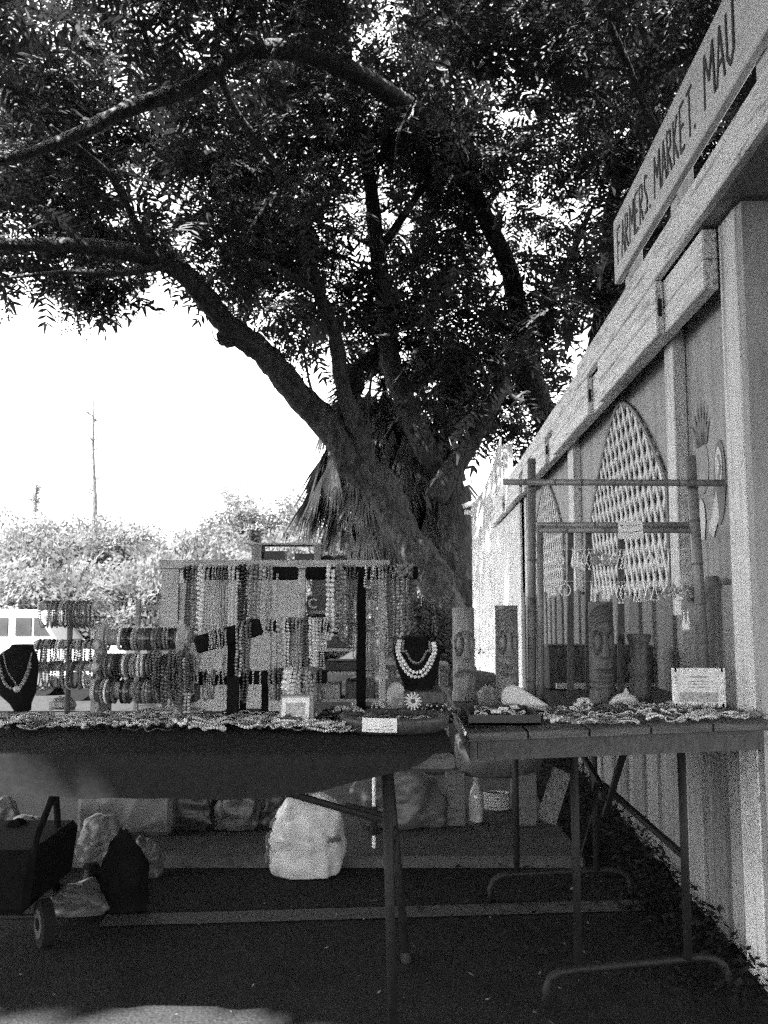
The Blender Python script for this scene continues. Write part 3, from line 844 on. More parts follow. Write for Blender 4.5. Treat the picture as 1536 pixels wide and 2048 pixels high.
def sparse():
    return (RNG.uniform(-1.6, 1.0), RNG.uniform(1.9, 4.0), .01)
lv = np.concatenate([litter(3600, along_wall, .016), litter(300, drift, .014), litter(40, sparse, .011)])
kind(np_mesh("leaf_litter", lv, np.arange(len(lv)).reshape(-1, 4), LITTER), "stuff")
bpy.data.objects["leaf_litter"]["label"] = "dry leaf litter drifted along the foot of the wall"
lv = np.concatenate([litter(60, drift, .009), litter(130, sparse, .006)])
kind(np_mesh("pale_leaf_litter", lv, np.arange(len(lv)).reshape(-1, 4), LITTER_PALE), "stuff")
bpy.data.objects["pale_leaf_litter"]["label"] = "scattered pale dry leaves on the dark asphalt"

# ================================================================== helpers for goods
def loft(mb, secs, n=20, power=2.0, noise=0.0, cap=True):
    """secs: (cx, cy, z, rx, ry)"""
    k = len(mb.v)
    for (cx, cy, z, rx, ry) in secs:
        for j in range(n):
            a = 2 * math.pi * j / n
            c, s = math.cos(a), math.sin(a)
            x = math.copysign(abs(c) ** (2 / power), c); y = math.copysign(abs(s) ** (2 / power), s)
            w = 1 + (random.uniform(-noise, noise) if noise else 0)
            mb.v.append(Vector((cx + x * rx * w, cy + y * ry * w, z + (random.uniform(-noise, noise) * .06 if noise else 0))))
    for i in range(len(secs) - 1):
        for j in range(n):
            a, b = k + i * n + j, k + i * n + (j + 1) % n
            mb.f.append((a, b, b + n, a + n))
    if cap:
        mb.f.append(tuple(k + j for j in reversed(range(n))))
        e = k + (len(secs) - 1) * n
        mb.f.append(tuple(e + j for j in range(n)))
    return mb
def resample(pts, step):
    pts = [Vector(p) for p in pts]; out = [pts[0]]; acc = 0.0
    for a, b in zip(pts, pts[1:]):
        L = (b - a).length
        if L < 1e-7: continue
        t = step - acc
        while t <= L:
            out.append(a + (b - a) * (t / L)); t += step
        acc = (acc + L) % step if L >= step - acc else acc + L
    return out
TONE_WORD = {"white": "white", "pale": "pale", "grey": "grey", "dark": "dark", "black": "black", "speckled": "speckled"}
def beads(name, path, r, tone, label, cat, group, big=False, alt=0.0, parent=None):
    mb = MB()
    for k, c in enumerate(resample(path, r * 1.9)):
        rr = r * (1 - alt * (k % 3) / 2) * random.uniform(.9, 1.08)
        mb.bead(c, rr, big)
    o = mb.build(name, TONES[tone], parent, loc=path[0], smooth=True)
    if parent is None: tag(o, label, cat, group)
    return o
def hang_path(x, y, ztop, t, zbot, gap, sway=0.0):
    """a necklace looped over a bar of half-thickness t"""
    p = [Vector((x - gap / 2, y + t + .004, ztop - .03)), Vector((x - gap / 2, y + t * .6, ztop + .004)), Vector((x - gap / 2, y - t - .006, ztop - .004))]
    n = 12
    for k in range(1, n + 1):
        q = k / n
        p.append(Vector((x - gap / 2 + sway * q + .0015 * math.sin(q * 9 + x * 50), y - t - .006, ztop + (zbot + gap * .5 - ztop) * q)))
    for k in range(1, 6):
        a = math.pi * k / 6
        p.append(Vector((x + sway - gap / 2 * math.cos(a), y - t - .006, zbot + gap * .5 - math.sin(a) * gap * .5)))
    for k in range(n, 0, -1):
        q = k / n
        p.append(Vector((x + gap / 2 + sway * q + .0015 * math.cos(q * 8 + x * 70), y - t - .0075, ztop + (zbot + gap * .5 - ztop) * q)))
    p.append(Vector((x + gap / 2, y + t * .6, ztop + .004)))
    return p
TZ = 0.742                                   # table height

# ================================================================== left table with its cloth
LX0, LX1, LY0, LY1 = -1.66, 0.172, 2.15, 2.94
lt = root("folding_table", ((LX0 + LX1) / 2, 2.55, 0), "long folding table under the grey cloth, crowded with jewellery stands", "table")
mb = MB(); mb.box2((LX0, LY0, TZ - .045), (LX1, LY1, TZ - .002)); mb.build("tabletop", TABLEWOOD, lt, bevel=.01)
for x in (0.012, -1.42):
    for y, xo in ((2.31, 0), (2.80, .045)):
        mb = MB(); mb.tube([(x - .006, y, TZ - .05), (x + .012 + xo, y, 0.0)], .0125, 12); lg = mb.build("leg", STEEL, lt, smooth=True)
        mb = MB(); mb.tube([(x + .012 + xo, y, 0.0), (x + .0115 + xo, y, .03)], .0175, 12); mb.build("leg_cap", BLACKPLASTIC, lg)
    mb = MB(); mb.tube([(x, 2.31, .40), (x + .02, 2.80, .40)], .011, 8); mb.build("cross_rail", STEEL, lt)
mb = MB(); mb.tube([P(548, 1578, 2.5), P(764, 1640, 2.5)], .010, 8); mb.build("brace", STEEL, lt)
mb = MB(); mb.bar(P(690, 1612, 2.62), P(764, 1632, 2.62), .02, .02); mb.build("brace", STEEL, lt)
# cloth: flat over the top, rounded over the front edge, a wavy drop that tucks under
mb = MB()
nu, rows = 60, []
cr_ = .07
for i in range(nu + 1):
    t = i / nu
    x = LX0 - .02 + (LX1 + .022 - LX0) * t
    e = max(0.0, (x - (LX1 - .16)) / .18)            # rounded corner at the near end
    yf = LY0 - .008 + .07 * e ** 2.2
    ppx = 768 + x / 2.13 * F
    hpy = float(np.interp(ppx, [-600, 0, 200, 450, 640, 760, 850, 905, 930], [1580, 1586, 1599, 1602, 1588, 1556, 1524, 1500, 1495])) + 2.5 * math.sin(x * 13)
    hem = max(.012, TZ - P(ppx, hpy, 2.13).z)
    wv_ = .010 * math.sin(x * 9.0 + 1) + .006 * math.sin(x * 23)
    z1_ = TZ + .002
    fold = .012 * math.sin(x * 17.0 + 1.2 * math.sin(x * 5)) + .007 * math.sin(x * 41)
    rows.append([(x, LY1 + .01, z1_ - .05), (x, LY1 + .008, z1_ - .002), (x, LY1 - .01, z1_)] + [(x, LY1 - .01 - (LY1 - .01 - yf) * s, z1_ + .0012 * math.sin(x * 40 + s * 9)) for s in (.25, .5, .75, .97)]
                + [(x, yf - .003, z1_ - .002), (x, yf - .006, z1_ - .008), (x, yf - .007 - max(0, fold) * .4, z1_ - hem * .4), (x, yf - .007 - max(-.003, fold) * .8, z1_ - hem * .75), (x, yf - .006 - max(-.004, fold), z1_ - hem)])
m_ = len(rows[0])
mb.add([q for r_ in rows for q in r_], [(i * m_ + j, i * m_ + j + 1, (i + 1) * m_ + j + 1, (i + 1) * m_ + j) for i in range(nu) for j in range(m_ - 1)])
cl = mb.build("tablecloth", CLOTH, loc=((LX0 + LX1) / 2, 2.55, TZ), smooth=True)
tag(cl, "plain grey cloth draped over the long jewellery table", "tablecloth")
LZ = TZ + .004

# ================================================================== right table against the wall
rt = root("wooden_table", (0.64, 3.0, 0), "small wooden folding table with bent steel feet beside the picket wall", "table")
def rt_pt(u, v, dz=0.0):
    """u 0..1 across (towards the wall), v 0..1 from the near edge"""
    x = .232 + .845 * u + .02 * v - .07 * u * (1 if v > .12 else 0); y = 2.46 - .04 * u + 1.10 * v
    return Vector((x, y, TZ + .04 * u + dz))
for k in range(5):
    u0, u1 = k / 5 + .003, (k + 1) / 5 - .003
    mb = MB(); mb.add([rt_pt(u, v, z) for z in (-.024, 0) for v in (0, 1) for u in (u0, u1)], BOXF); mb.build("top_plank", TABLEWOOD, rt, bevel=.003)
mb = MB(); mb.add([rt_pt(u, v, z) for z in (-.085, -.026) for v in (.05, .075) for u in (.04, .97)], BOXF); mb.build("apron", DARKWOOD, rt)
mb = MB(); mb.add([rt_pt(u, v, z) for z in (-.085, -.026) for v in (.93, .955) for u in (.04, .97)], BOXF); mb.build("apron", DARKWOOD, rt)
for u in (.015, .965):
    mb = MB(); mb.add([rt_pt(u_, v, z) for z in (-.085, -.026) for v in (.05, .95) for u_ in (u, u + .02)], BOXF); mb.build("apron", DARKWOOD, rt)
mb = MB(); mb.bar(rt_pt(-.006, 0, .001), rt_pt(-.006, .42, .001), .006, .010); mb.build("edge_trim", WIRE, rt)
for (xa, ya, xb, yb, fx0, fx1) in ((.540, 2.515, .862, 2.565, .444, .985), (.495, 3.34, .80, 3.37, .392, .93)):
    for (x, y) in ((xa, ya), (xb, yb)):
        mb = MB(); mb.tube([(x, y, TZ - .03), (x, y, .10)], .0118, 12); mb.build("leg", STEEL, rt, smooth=True)
    sl = (yb - ya) / (xb - xa)
    yy = lambda x: ya + sl * (x - xa)
    pts = [(fx0, yy(fx0), 0), (fx0 + .002, yy(fx0), .045), (fx0 + .014, yy(fx0), .075), (fx0 + .04, yy(fx0), .092), (fx0 + .08, yy(fx0), .098), (fx1 - .08, yy(fx1), .098), (fx1 - .04, yy(fx1), .092), (fx1 - .014, yy(fx1), .075), (fx1 - .002, yy(fx1), .045), (fx1, yy(fx1), 0)]
    mb = MB(); mb.tube(pts, .0108, 10); mb.build("foot", STEEL, rt, smooth=True)
for a, b in (((.70, 2.55, .70), (.73, 2.95, .40)), ((.862, 2.565, .38), (.73, 2.95, .50)), ((.54, 2.52, .38), (.71, 2.95, .50)), ((.72, 2.95, .50), (.66, 3.33, .68))):
    mb = MB(); mb.bar(a, b, .016, .016); mb.build("brace", STEEL, rt)
mb = MB(); mb.bar((.715, 2.95, .47), (.735, 2.95, .47), .05, .03); mb.build("brace_bracket", STEEL, rt)

# ================================================================== necklace stands on the left table
def t_stand(label, pxp, D, post_w, bars, base=(.11, .07), top_py=None, by=0.0):
    """bars: (pxL, pyL, pxR, pyR, half thickness, yaw depth)"""
    pb = P(pxp, 1400, D)
    r = root("necklace_stand", (pb.x, D, LZ), label, "display stand")
    zt = P(pxp, top_py, D).z
    mb = MB(); mb.bar((pb.x, D, LZ + .010), (pb.x, D, zt), post_w, post_w * .8, up=(0, 1, 0)); mb.build("post", BLACK, r)
    mb = MB(); mb.box((pb.x, D, LZ + .009), (base[0], base[1], .018)); mb.build("foot", BLACK, r, bevel=.004)
    out = []
    for (xl, yl, xr, yr, t, dy) in bars:
        a, b = P(xl, yl, D), P(xr, yr, D)
        a = Vector((a.x, D - .012 - dy, a.z)); b = Vector((b.x, D - .012 + dy, b.z))
        mb = MB(); mb.bar(a, b, .036, t * 2); mb.build("bar", BLACK, r, bevel=.006)
        out.append((a, b, t))
    return out
ORD = "first second third fourth fifth sixth seventh eighth ninth tenth eleventh twelfth thirteenth fourteenth fifteenth sixteenth seventeenth eighteenth nineteenth twentieth twenty-first twenty-second twenty-third".split()
def hang_on(bar, items, where, group):
    a, b, t = bar
    items = sorted(items)
    for k_, (px, bot, tone, rpx, gap) in enumerate(items):
        D = a.y
        x = P(px, 1250, D).x
        f = (x - a.x) / (b.x - a.x) if abs(b.x - a.x) > 1e-6 else 0
        y = a.y + (b.y - a.y) * f; z = a.z + (b.z - a.z) * f + t
        zb = P(px, bot, D).z
        r = rpx / F * D
        size = "chunky" if rpx >= 4.2 else ("fine" if rpx <= 2.0 else "round")
        ln = "long" if bot - 1147 > 190 else ("short" if (z - zb) < .16 else "mid-length")
        beads("necklace", hang_path(x, y, z, .019, zb, gap / F * D, random.uniform(-.009, .009)), r * random.uniform(.85, 1.2), tone,
              f"{ln} {TONE_WORD[tone]} {size}-bead necklace, {ORD[k_]} from the bangle-rack end of {where}", "necklace", group, big=rpx >= 3)
A = t_stand("tall black necklace stand with a wide bar, hung with the longest row of necklaces", 486, 2.80, .018, [(370, 1147, 597, 1147, .021, 0)], (.12, .09), 1150)
hang_on(A[0], [(380, 1300, "dark", 3.2, 6), (390, 1285, "speckled", 3, 7), (396, 1270, "grey", 3, 5), (404, 1268, "white", 4.2, 7), (413, 1285, "pale", 3.4, 7), (422, 1272, "pale", 2.6, 6), (429, 1278, "white", 1.8, 4), (434, 1275, "pale", 1.8, 4),
               (441, 1262, "grey", 2.2, 5), (447, 1266, "speckled", 2.4, 5), (454, 1258, "grey", 2.2, 5), (463, 1256, "white", 3.4, 7), (472, 1254, "white", 3.6, 8), (482, 1250, "black", 4.4, 8), (490, 1252, "black", 4.4, 7), (500, 1240, "speckled", 3.4, 7), (509, 1243, "grey", 4.2, 8), (517, 1236, "speckled", 3, 6),
               (526, 1232, "pale", 3.6, 7), (534, 1238, "white", 2.6, 6), (541, 1262, "speckled", 3, 6), (549, 1388, "pale", 3.0, 12)], "the tall wide bar", "necklaces on the tall wide bar")
B = t_stand("black necklace stand with a thick post and tilted bar before the tall wide bar", 466, 2.66, .034, [(395, 1290, 522, 1252, .026, .02)], (.17, .10), 1262)
hang_on(B[0], [(424, 1345, "white", 1.8, 5), (431, 1350, "pale", 2.0, 5), (438, 1348, "white", 1.8, 4), (448, 1352, "speckled", 3.4, 6), (478, 1352, "speckled", 3.4, 8), (488, 1345, "grey", 3.2, 7), (497, 1340, "dark", 3.0, 6)], "the tilted bar", "necklaces on the tilted bar")
C_ = t_stand("low black display bar close above the cloth, hung with short strands", 530, 2.72, .02, [(398, 1356, 655, 1352, .020, 0)], (.10, .10), 1358)
hang_on(C_[0], [(415, 1398, "speckled", 3.4, 7), (424, 1392, "white", 2.0, 5), (432, 1395, "grey", 3.4, 6), (446, 1398, "white", 2.4, 8), (496, 1402, "dark", 3.4, 8), (516, 1400, "white", 1.8, 14), (545, 1396, "grey", 3.4, 8), (556, 1398, "dark", 3.2, 7), (565, 1394, "dark", 3.0, 6),
                (577, 1378, "white", 5.0, 7), (588, 1398, "white", 4.0, 7), (597, 1396, "pale", 3.8, 7), (608, 1396, "speckled", 3.6, 7), (618, 1390, "pale", 3.6, 8), (628, 1394, "speckled", 4.2, 8), (638, 1400, "dark", 3.4, 7)], "the low bar", "strands on the low bar")
Dd = t_stand("black necklace stand of middle height between the tilted bar and the tall post", 603, 2.76, .02, [(548, 1252, 658, 1252, .020, 0)], (.10, .08), 1254)
hang_on(Dd[0], [(562, 1338, "pale", 4.6, 8), (573, 1340, "white", 4.2, 7), (582, 1345, "dark", 3, 6), (590, 1342, "grey", 3.4, 6), (597, 1345, "pale", 3, 6), (604, 1342, "grey", 3.2, 6), (612, 1340, "dark", 3.2, 6), (624, 1350, "white", 4.2, 7), (631, 1352, "white", 3.4, 6), (638, 1350, "pale", 3.6, 6), (645, 1345, "pale", 2.4, 5), (652, 1300, "white", 2.0, 4)], "the middle-height bar", "necklaces on the middle bar")
E = t_stand("tall black necklace stand with a bare square post, beside the carved bowl", 722, 2.86, .031, [(612, 1147, 836, 1146, .021, 0)], (.14, .10), 1150)
hang_on(E[0], [(662, 1276, "white", 4.6, 9), (680, 1240, "grey", 5.0, 9), (686, 1280, "speckled", 4.0, 8), (697, 1290, "grey", 2.6, 6), (703, 1296, "dark", 2.8, 6), (712, 1315, "grey", 2.2, 5), (740, 1176, "white", 2.6, 14), (738, 1368, "speckled", 2.8, 9), (746, 1360, "grey", 2.4, 6), (754, 1330, "pale", 2.4, 6), (762, 1300, "pale", 3.6, 6), (768, 1310, "speckled", 3.0, 6),
               (776, 1275, "dark", 3.4, 7), (784, 1270, "pale", 2.4, 5), (792, 1268, "dark", 2.8, 6), (800, 1272, "speckled", 3.2, 7), (808, 1210, "white", 2.0, 7), (812, 1250, "grey", 3.4, 8), (820, 1235, "dark", 3.4, 7)], "the bare-post stand", "necklaces on the bare-post stand")
# tangled chunky bunch tied on the far end of the bar
beads("bead_bunch", [P(800 + 16 * math.sin(k * 1.7) + k * .5, 1140 + 13 * math.cos(k * 2.3), 2.80 + .01 * math.sin(k)) for k in range(26)], .0055, "grey", "knotted bunch of grey beads tied at the end of the tall bar", "necklace", None, True)

# ------------------------------------------------------------------ black busts
def bust(px, D, zb, secs, label):
    c = P(px, 1350, D)
    r = root("necklace_bust", (c.x, D, zb), label, "bust")
    mb = MB(); loft(mb, [(c.x + dx / F * D, D + dy, P(px, py, D).z, rx / F * D, ry) for (dx, dy, py, rx, ry) in secs], 22, 2.4)
    mb.build("torso", BLACK, r, smooth=True)
    mb = MB(); mb.box((c.x, D + .01, zb + .006), (.085, .075, .012)); mb.build("foot", BLACK, r)
    return r
bust(32, 2.60, LZ, [(8, .03, 1424, 14, .03), (6, .02, 1408, 20, .03), (3, 0, 1385, 36, .038), (0, -.005, 1350, 43, .04), (-1, 0, 1322, 43, .036), (0, .015, 1305, 32, .032), (2, .025, 1296, 22, .028), (2, .03, 1290, 20, .026)], "black velvet bust wearing two slim pendant necklaces")
def drape(pts, D, r, tone, label, big=True, sag=0):
    v, _ = smooth_path([(P(px, py, D - dz), .01) for px, py, dz in pts], 8)
    beads("necklace", v, r, tone, label, "necklace", "necklaces on the black busts", big)
drape([(6, 1304, .03), (14, 1340, .046), (28, 1362, .048), (36, 1372, .048), (46, 1360, .048), (56, 1335, .046), (64, 1306, .03)], 2.60, .0028, "pale", "fine pale chain with a pendant on the black bust", False)
drape([(-4, 1318, .035), (8, 1362, .047), (22, 1376, .05), (40, 1374, .05), (54, 1352, .047), (62, 1322, .04)], 2.60, .0052, "speckled", "speckled stone necklace on the black bust")
c = P(34, 1378, 2.545); mb = MB(); mb.bead(c, .011, True); tag(mb.build("pendant", BEAD_LIGHT, loc=c, smooth=True), "round pale pendant at the throat of the black bust", "pendant")
# glass-sided box that lifts the second bust
bx0, bx1 = P(808, 1400, 2.78), P(886, 1400, 2.78)
bz = P(808, 1380, 2.78).z
mb = MB(); mb.box2((bx0.x, 2.74, LZ), (bx1.x, 2.90, bz)); o = mb.build("display_box", DARKWOOD, loc=((bx0.x + bx1.x) / 2, 2.82, LZ), bevel=.003); tag(o, "dark display box under the white-beaded bust", "box")
bust(834, 2.82, bz, [(6, .02, 1380, 24, .03), (4, .01, 1372, 30, .032), (2, 0, 1340, 40, .04), (0, 0, 1308, 47, .042), (0, .005, 1292, 47, .034), (-1, .015, 1284, 34, .03), (-2, .025, 1276, 24, .026), (-2, .03, 1273, 22, .024)], "black velvet bust wearing three strands of white beads")
for k, (dx, bot, rr, tone, lab) in enumerate(((26, 1326, .0045, "grey", "inner fine grey strand on the white-beaded bust"), (33, 1345, .0062, "white", "middle white bead strand on the black bust"), (37, 1354, .0062, "white", "outermost white bead strand on the black bust"))):
    drape([(831 - dx * .92, 1282, .02), (831 - dx, 1302, .036), (831 - dx * .75, bot - 24, .046), (831 - dx * .35, bot - 5, .05), (833, bot, .05), (833 + dx * .4, bot - 5, .05), (834 + dx * .75, bot - 24, .046), (834 + dx, 1302, .036), (834 + dx * .92, 1282, .02)], 2.82, rr, tone, lab)

# ------------------------------------------------------------------ bracelets: shared meshes, one object each
BR = []
for tone in ("pale", "white", "grey", "grey", "speckled", "speckled", "dark", "dark", "black"):
    for R_, rb in ((.036, .0038), (.038, .0026)):
        mb = MB(); n = int(2 * math.pi * R_ / (rb * 1.9))
        for k in range(n):
            a = 2 * math.pi * k / n
            mb.bead((0, R_ * .82 * math.cos(a), R_ * 1.08 * math.sin(a)), rb * random.uniform(.85, 1.1), rb > .003)
        o = mb.build("bracelet", TONES[tone], smooth=True)
        BR.append((tone, R_, rb, o.data)); bpy.data.objects.remove(o)
def bracelet(loc, rot, label, group, pick=None):
    tone, R_, rb, me = random.choice(BR) if pick is None else pick
    o = bpy.data.objects.new("bracelet", me); COL.objects.link(o)
    o.location = loc; o.rotation_euler = rot
    return tag(o, label.format(tone), "bracelet", group)
# three-tier wooden bracelet stand
D = 2.74
c0 = P(135, 1400, D)
bs = root("bracelet_stand", (c0.x, D, LZ), "three-tier wooden stand draped with thin bracelets, beside the black bust", "display stand")
mb = MB(); mb.tube([(c0.x, D, LZ), (c0.x, D, P(135, 1203, D).z)], .009, 10); mb.build("post", DARKWOOD, bs)
mb = MB(); mb.box((c0.x, D, LZ + .007), (.12, .09, .014)); mb.build("foot", DARKWOOD, bs, bevel=.003)
tiers = [(84, 188, 1212, 1), (76, 190, 1290, 1), (68, 188, 1334, 1)]
for ti, (xl, xr, py, _) in enumerate(tiers):
    dd = D - .015 - ti * .025
    a, b = P(xl, py, dd), P(xr, py, dd)
    mb = MB(); mb.tube([a, b], .0125, 12); br = mb.build("bar", RAWWOOD, bs)
    for e in (a, b):
        mb = MB(); mb.bead(e, .0165, True); mb.build("knob", RAWWOOD, br, smooth=True)
    n = 24
    word_ = ("top", "middle", "bottom")[ti]
    for k in range(n):
        x = a.x + (b.x - a.x) * (k + .6 + random.uniform(-.3, .3)) / (n + .4)
        pk = random.choice(BR)
        bracelet((x, dd, a.z + .0125 + pk[2] - pk[1] * 1.08), (random.uniform(-.15, .15), random.uniform(-.06, .06), random.uniform(-.35, .35)),
                 "thin {} bead bracelet over the " + word_ + " bar of the wooden stand", "bracelets on the wooden stand", pk)
# bangle rolls on a wooden rack
RINGS = []
for tone in ("pale", "white", "grey", "dark", "black", "speckled", "grey", "dark"):
    for kind_ in (0, 1):
        mb = MB(); R_ = .033
        if kind_ == 0:
            n = 26
            for k in range(n):
                a = 2 * math.pi * k / n; mb.bead((0, R_ * math.cos(a), R_ * math.sin(a)), .0048, True)
        else:
            n = 26
            k0 = len(mb.v)
            for k in range(n):
                a = 2 * math.pi * k / n
                for j in range(6):
                    b_ = 2 * math.pi * j / 6; rr = R_ + .0045 * math.cos(b_)
                    mb.v.append(Vector((.0055 * math.sin(b_), rr * math.cos(a), rr * math.sin(a))))
            for k in range(n):
                for j in range(6):
                    mb.f.append((k * 6 + j, ((k + 1) % n) * 6 + j, ((k + 1) % n) * 6 + (j + 1) % 6, k * 6 + (j + 1) % 6))
        o = mb.build("bangle", TONES[tone], smooth=True); RINGS.append((tone, o.data, kind_)); bpy.data.objects.remove(o)
rk = root("bangle_rack", (P(280, 1400, 2.72).x, 2.72, LZ), "tiered wooden rack of three padded rolls packed with bangles", "display rack")
for px in (205, 366):
    mb = MB(); x = P(px, 1300, 2.76).x
    mb.prism([(0, LZ), (.13, LZ), (.13, LZ + .07), (.10, LZ + .08), (.10, LZ + .155), (.07, LZ + .165), (.07, P(205, 1248, 2.76).z), (.03, P(205, 1248, 2.76).z), (.0, LZ + .10)], (x - .012, 2.70, 0), (0, 1, 0), (0, 0, 1), (1, 0, 0), .024)
    mb.build("upright", GREYWOOD, rk)
for ti, (xl, xr, py, dd) in enumerate(((196, 372, 1275, 2.76), (198, 372, 1328, 2.72), (194, 372, 1380, 2.68))):
    a, b = P(xl, py, dd), P(xr, py, dd)
    mb = MB(); mb.tube([a, b], .026, 16); rl = mb.build("roll", GREYWOOD, rk, smooth=False)
    for e, s in ((a, -1), (b, 1)):
        mb = MB(); mb.tube([e, e + Vector((s * .012, 0, 0))], .035, 16); mb.build("end_cap", RAWWOOD, rl)
    x = a.x + .012
    word_ = ("top", "middle", "bottom")[ti]
    while x < b.x - .01:
        tone, me, kd = random.choice(RINGS)
        if random.random() < .12: x += random.uniform(.01, .035); continue
        o = bpy.data.objects.new("bangle", me); COL.objects.link(o)
        o.location = (x, dd, a.z - .004); o.rotation_euler = (random.uniform(0, 6), random.uniform(-.06, .06), random.uniform(-.12, .12))
        tag(o, f"{tone} {'beaded' if kd == 0 else 'smooth'} bangle threaded on the {word_} roll of the rack", "bangle", "bangles on the rolls")
        x += random.uniform(.0095, .0125)
# clear-fronted riser with beaded clutter between rack and stands
mb = MB(); mb.box2(P(342, 1405, 2.66), P(402, 1345, 2.74)); o = mb.build("display_riser", BLACKPLASTIC, loc=P(370, 1405, 2.70)); tag(o, "small black riser heaped with beaded strands beside the bangle rack", "riser")
for k in range(26):
    px = random.uniform(312, 402); py = random.uniform(1300, 1345)
    top_ = P(px, py, 2.66)
    tone = random.choice(("dark", "grey", "speckled", "dark", "black", "pale"))
    zb = P(px, py + random.uniform(40, 85), 2.66).z
    beads("bead_strand", hang_path(top_.x, 2.64 + random.uniform(-.02, .02), top_.z, .008, max(zb, LZ + .01), random.uniform(.006, .016)), random.uniform(.0035, .0062), tone, f"{tone} bead strand in the tangled heap on the black riser", "strand", "strands heaped on the riser", True)

# ------------------------------------------------------------------ loose jewellery on the cloth
TAKEN = []
def lying(cx, cy, z, size, rb, tone, label, cat, group, strand=False):
    pts = []
    ph = random.uniform(0, 6.28); sq = random.uniform(.45, .95); rot = random.uniform(0, 3.14)
    if strand:
        L = size * 3.2; rot = random.uniform(-.35, .35)
        for k in range(26):
            t = k / 25 - .5
            u, w = L * t, size * .28 * math.sin(t * 9 + ph) + size * .1 * math.sin(t * 23 + ph)
            pts.append(Vector((cx + u * math.cos(rot) - w * math.sin(rot), cy + u * math.sin(rot) + w * math.cos(rot), z + rb + .004 * math.sin(t * 17 + ph) + .004)))
    else:
        n = 36
        for k in range(n + 1):
            a = 2 * math.pi * k / n
            rr = size * (1 + .16 * math.sin(2 * a + ph) + .12 * math.sin(3 * a + ph * 2))
            u, w = rr * math.cos(a), rr * sq * math.sin(a)
            pts.append(Vector((cx + u * math.cos(rot) - w * math.sin(rot), cy + u * math.sin(rot) + w * math.cos(rot), z + rb + .005 * (1 + math.sin(2 * a + ph)))))
    return beads(cat.replace(" ", "_"), pts, rb, tone, label, cat, group, rb > .004)
LOOSE_T = ["pale", "speckled", "grey", "dark", "white", "white", "white", "pale"]
for k in range(150):
    cx = -1.14 + 1.07 * ((k * .618) % 1) + random.uniform(-.03, .03); cy = 2.44 + .24 * random.random() ** .8
    if cx > -.20 and cy > 2.5: continue
    tone = random.choice(LOOSE_T); big = random.random() < .35
    st_ = random.random() < .35
    lying(cx, cy, LZ + random.uniform(0, .022), random.uniform(.026, .042), .0052 if big else .0034, tone,
          f"{tone} {'chunky' if big else 'small'}-bead {'necklace' if st_ else 'bracelet'} lying loose on the grey cloth", "necklace" if st_ else "bracelet", "loose jewellery on the grey cloth", st_)
for k in range(16):                                      # the bright tangle by the bowl
    lying(-.30 + .20 * ((k * .618) % 1), 2.42 + .10 * ((k * .381) % 1), LZ + random.uniform(0, .02), random.uniform(.03, .045), random.choice((.0035, .0045)), random.choice(("white", "white", "pale")),
          "bright white bead strand in the tangle next to the carved bowl", "necklace", "white tangle by the bowl", k % 2 == 0)
for k in range(8):
    lying(-.22 + .16 * ((k * .618) % 1), 2.60 + .10 * ((k * .381) % 1), LZ + random.uniform(0, .03), random.uniform(.025, .035), .0055, random.choice(("speckled", "grey", "dark")),
          "chunky stone bracelet heaped behind the white tangle", "bracelet", "stone heap behind the tangle")

# ------------------------------------------------------------------ other things on the left table
# oval pale tray
c = G(340, 1437, LZ)
mb = MB(); loft(mb, [(c.x, c.y + .03, LZ, .085, .05), (c.x, c.y + .03, LZ + .022, .105, .062), (c.x, c.y + .03, LZ + .026, .107, .064), (c.x, c.y + .03, LZ + .024, .100, .058), (c.x, c.y + .03, LZ + .008, .082, .047)], 28)
o = mb.build("oval_tray", HORN, loc=(c.x, c.y + .03, LZ), smooth=True); tag(o, "shallow pale oval tray on the cloth before the bangle rack", "tray")
# small printed card on an easel block
D = 2.56
a, b = P(563, 1434, D), P(622, 1434, D); zt = P(563, 1386, D).z
cd_ = root("price_card", ((a.x + b.x) / 2, D, LZ), "small pale printed card on a tilted grey easel block", "card")
tilt = Matrix.Rotation(-.28, 3, 'X')
cc_ = Vector(((a.x + b.x) / 2, D, (LZ + zt) / 2 + .002))
mb = MB(); mb.add([cc_ + Vector((x, y, z)) for z, f_ in ((-.038, 1.1), (.038, 1.0)) for y in ((-.012, .045) if f_ > 1.05 else (.012, .03)) for x in (-.046 * f_, .046 * f_)], BOXF); mb.build("easel_block", GREYWOOD, cd_)
mb = MB(); mb.box(cc_ + Vector((-.002, -.006, .004)), (.080, .002, .060), tilt); pp = mb.build("card_face", PAPER, cd_)
mb = MB(); mb.box(cc_ + Vector((-.002, -.0082, .002)), (.056, .001, .036), tilt); mb.build("printed_picture", PRINT_MID, pp)
# rock on a dark base beside the bracelet stand
c = G(125, 1418, LZ)
mb = MB(); loft(mb, [(c.x, c.y, LZ + h, .045 * w, .03 * w) for h, w in ((0, .9), (.012, 1.05), (.024, .95), (.034, .6), (.038, .2))], 16, 2.2, .12)
o = mb.build("rough_rock", ROCK, loc=(c.x, c.y, LZ), smooth=True); tag(o, "rough pale rock at the foot of the bracelet stand", "rock")
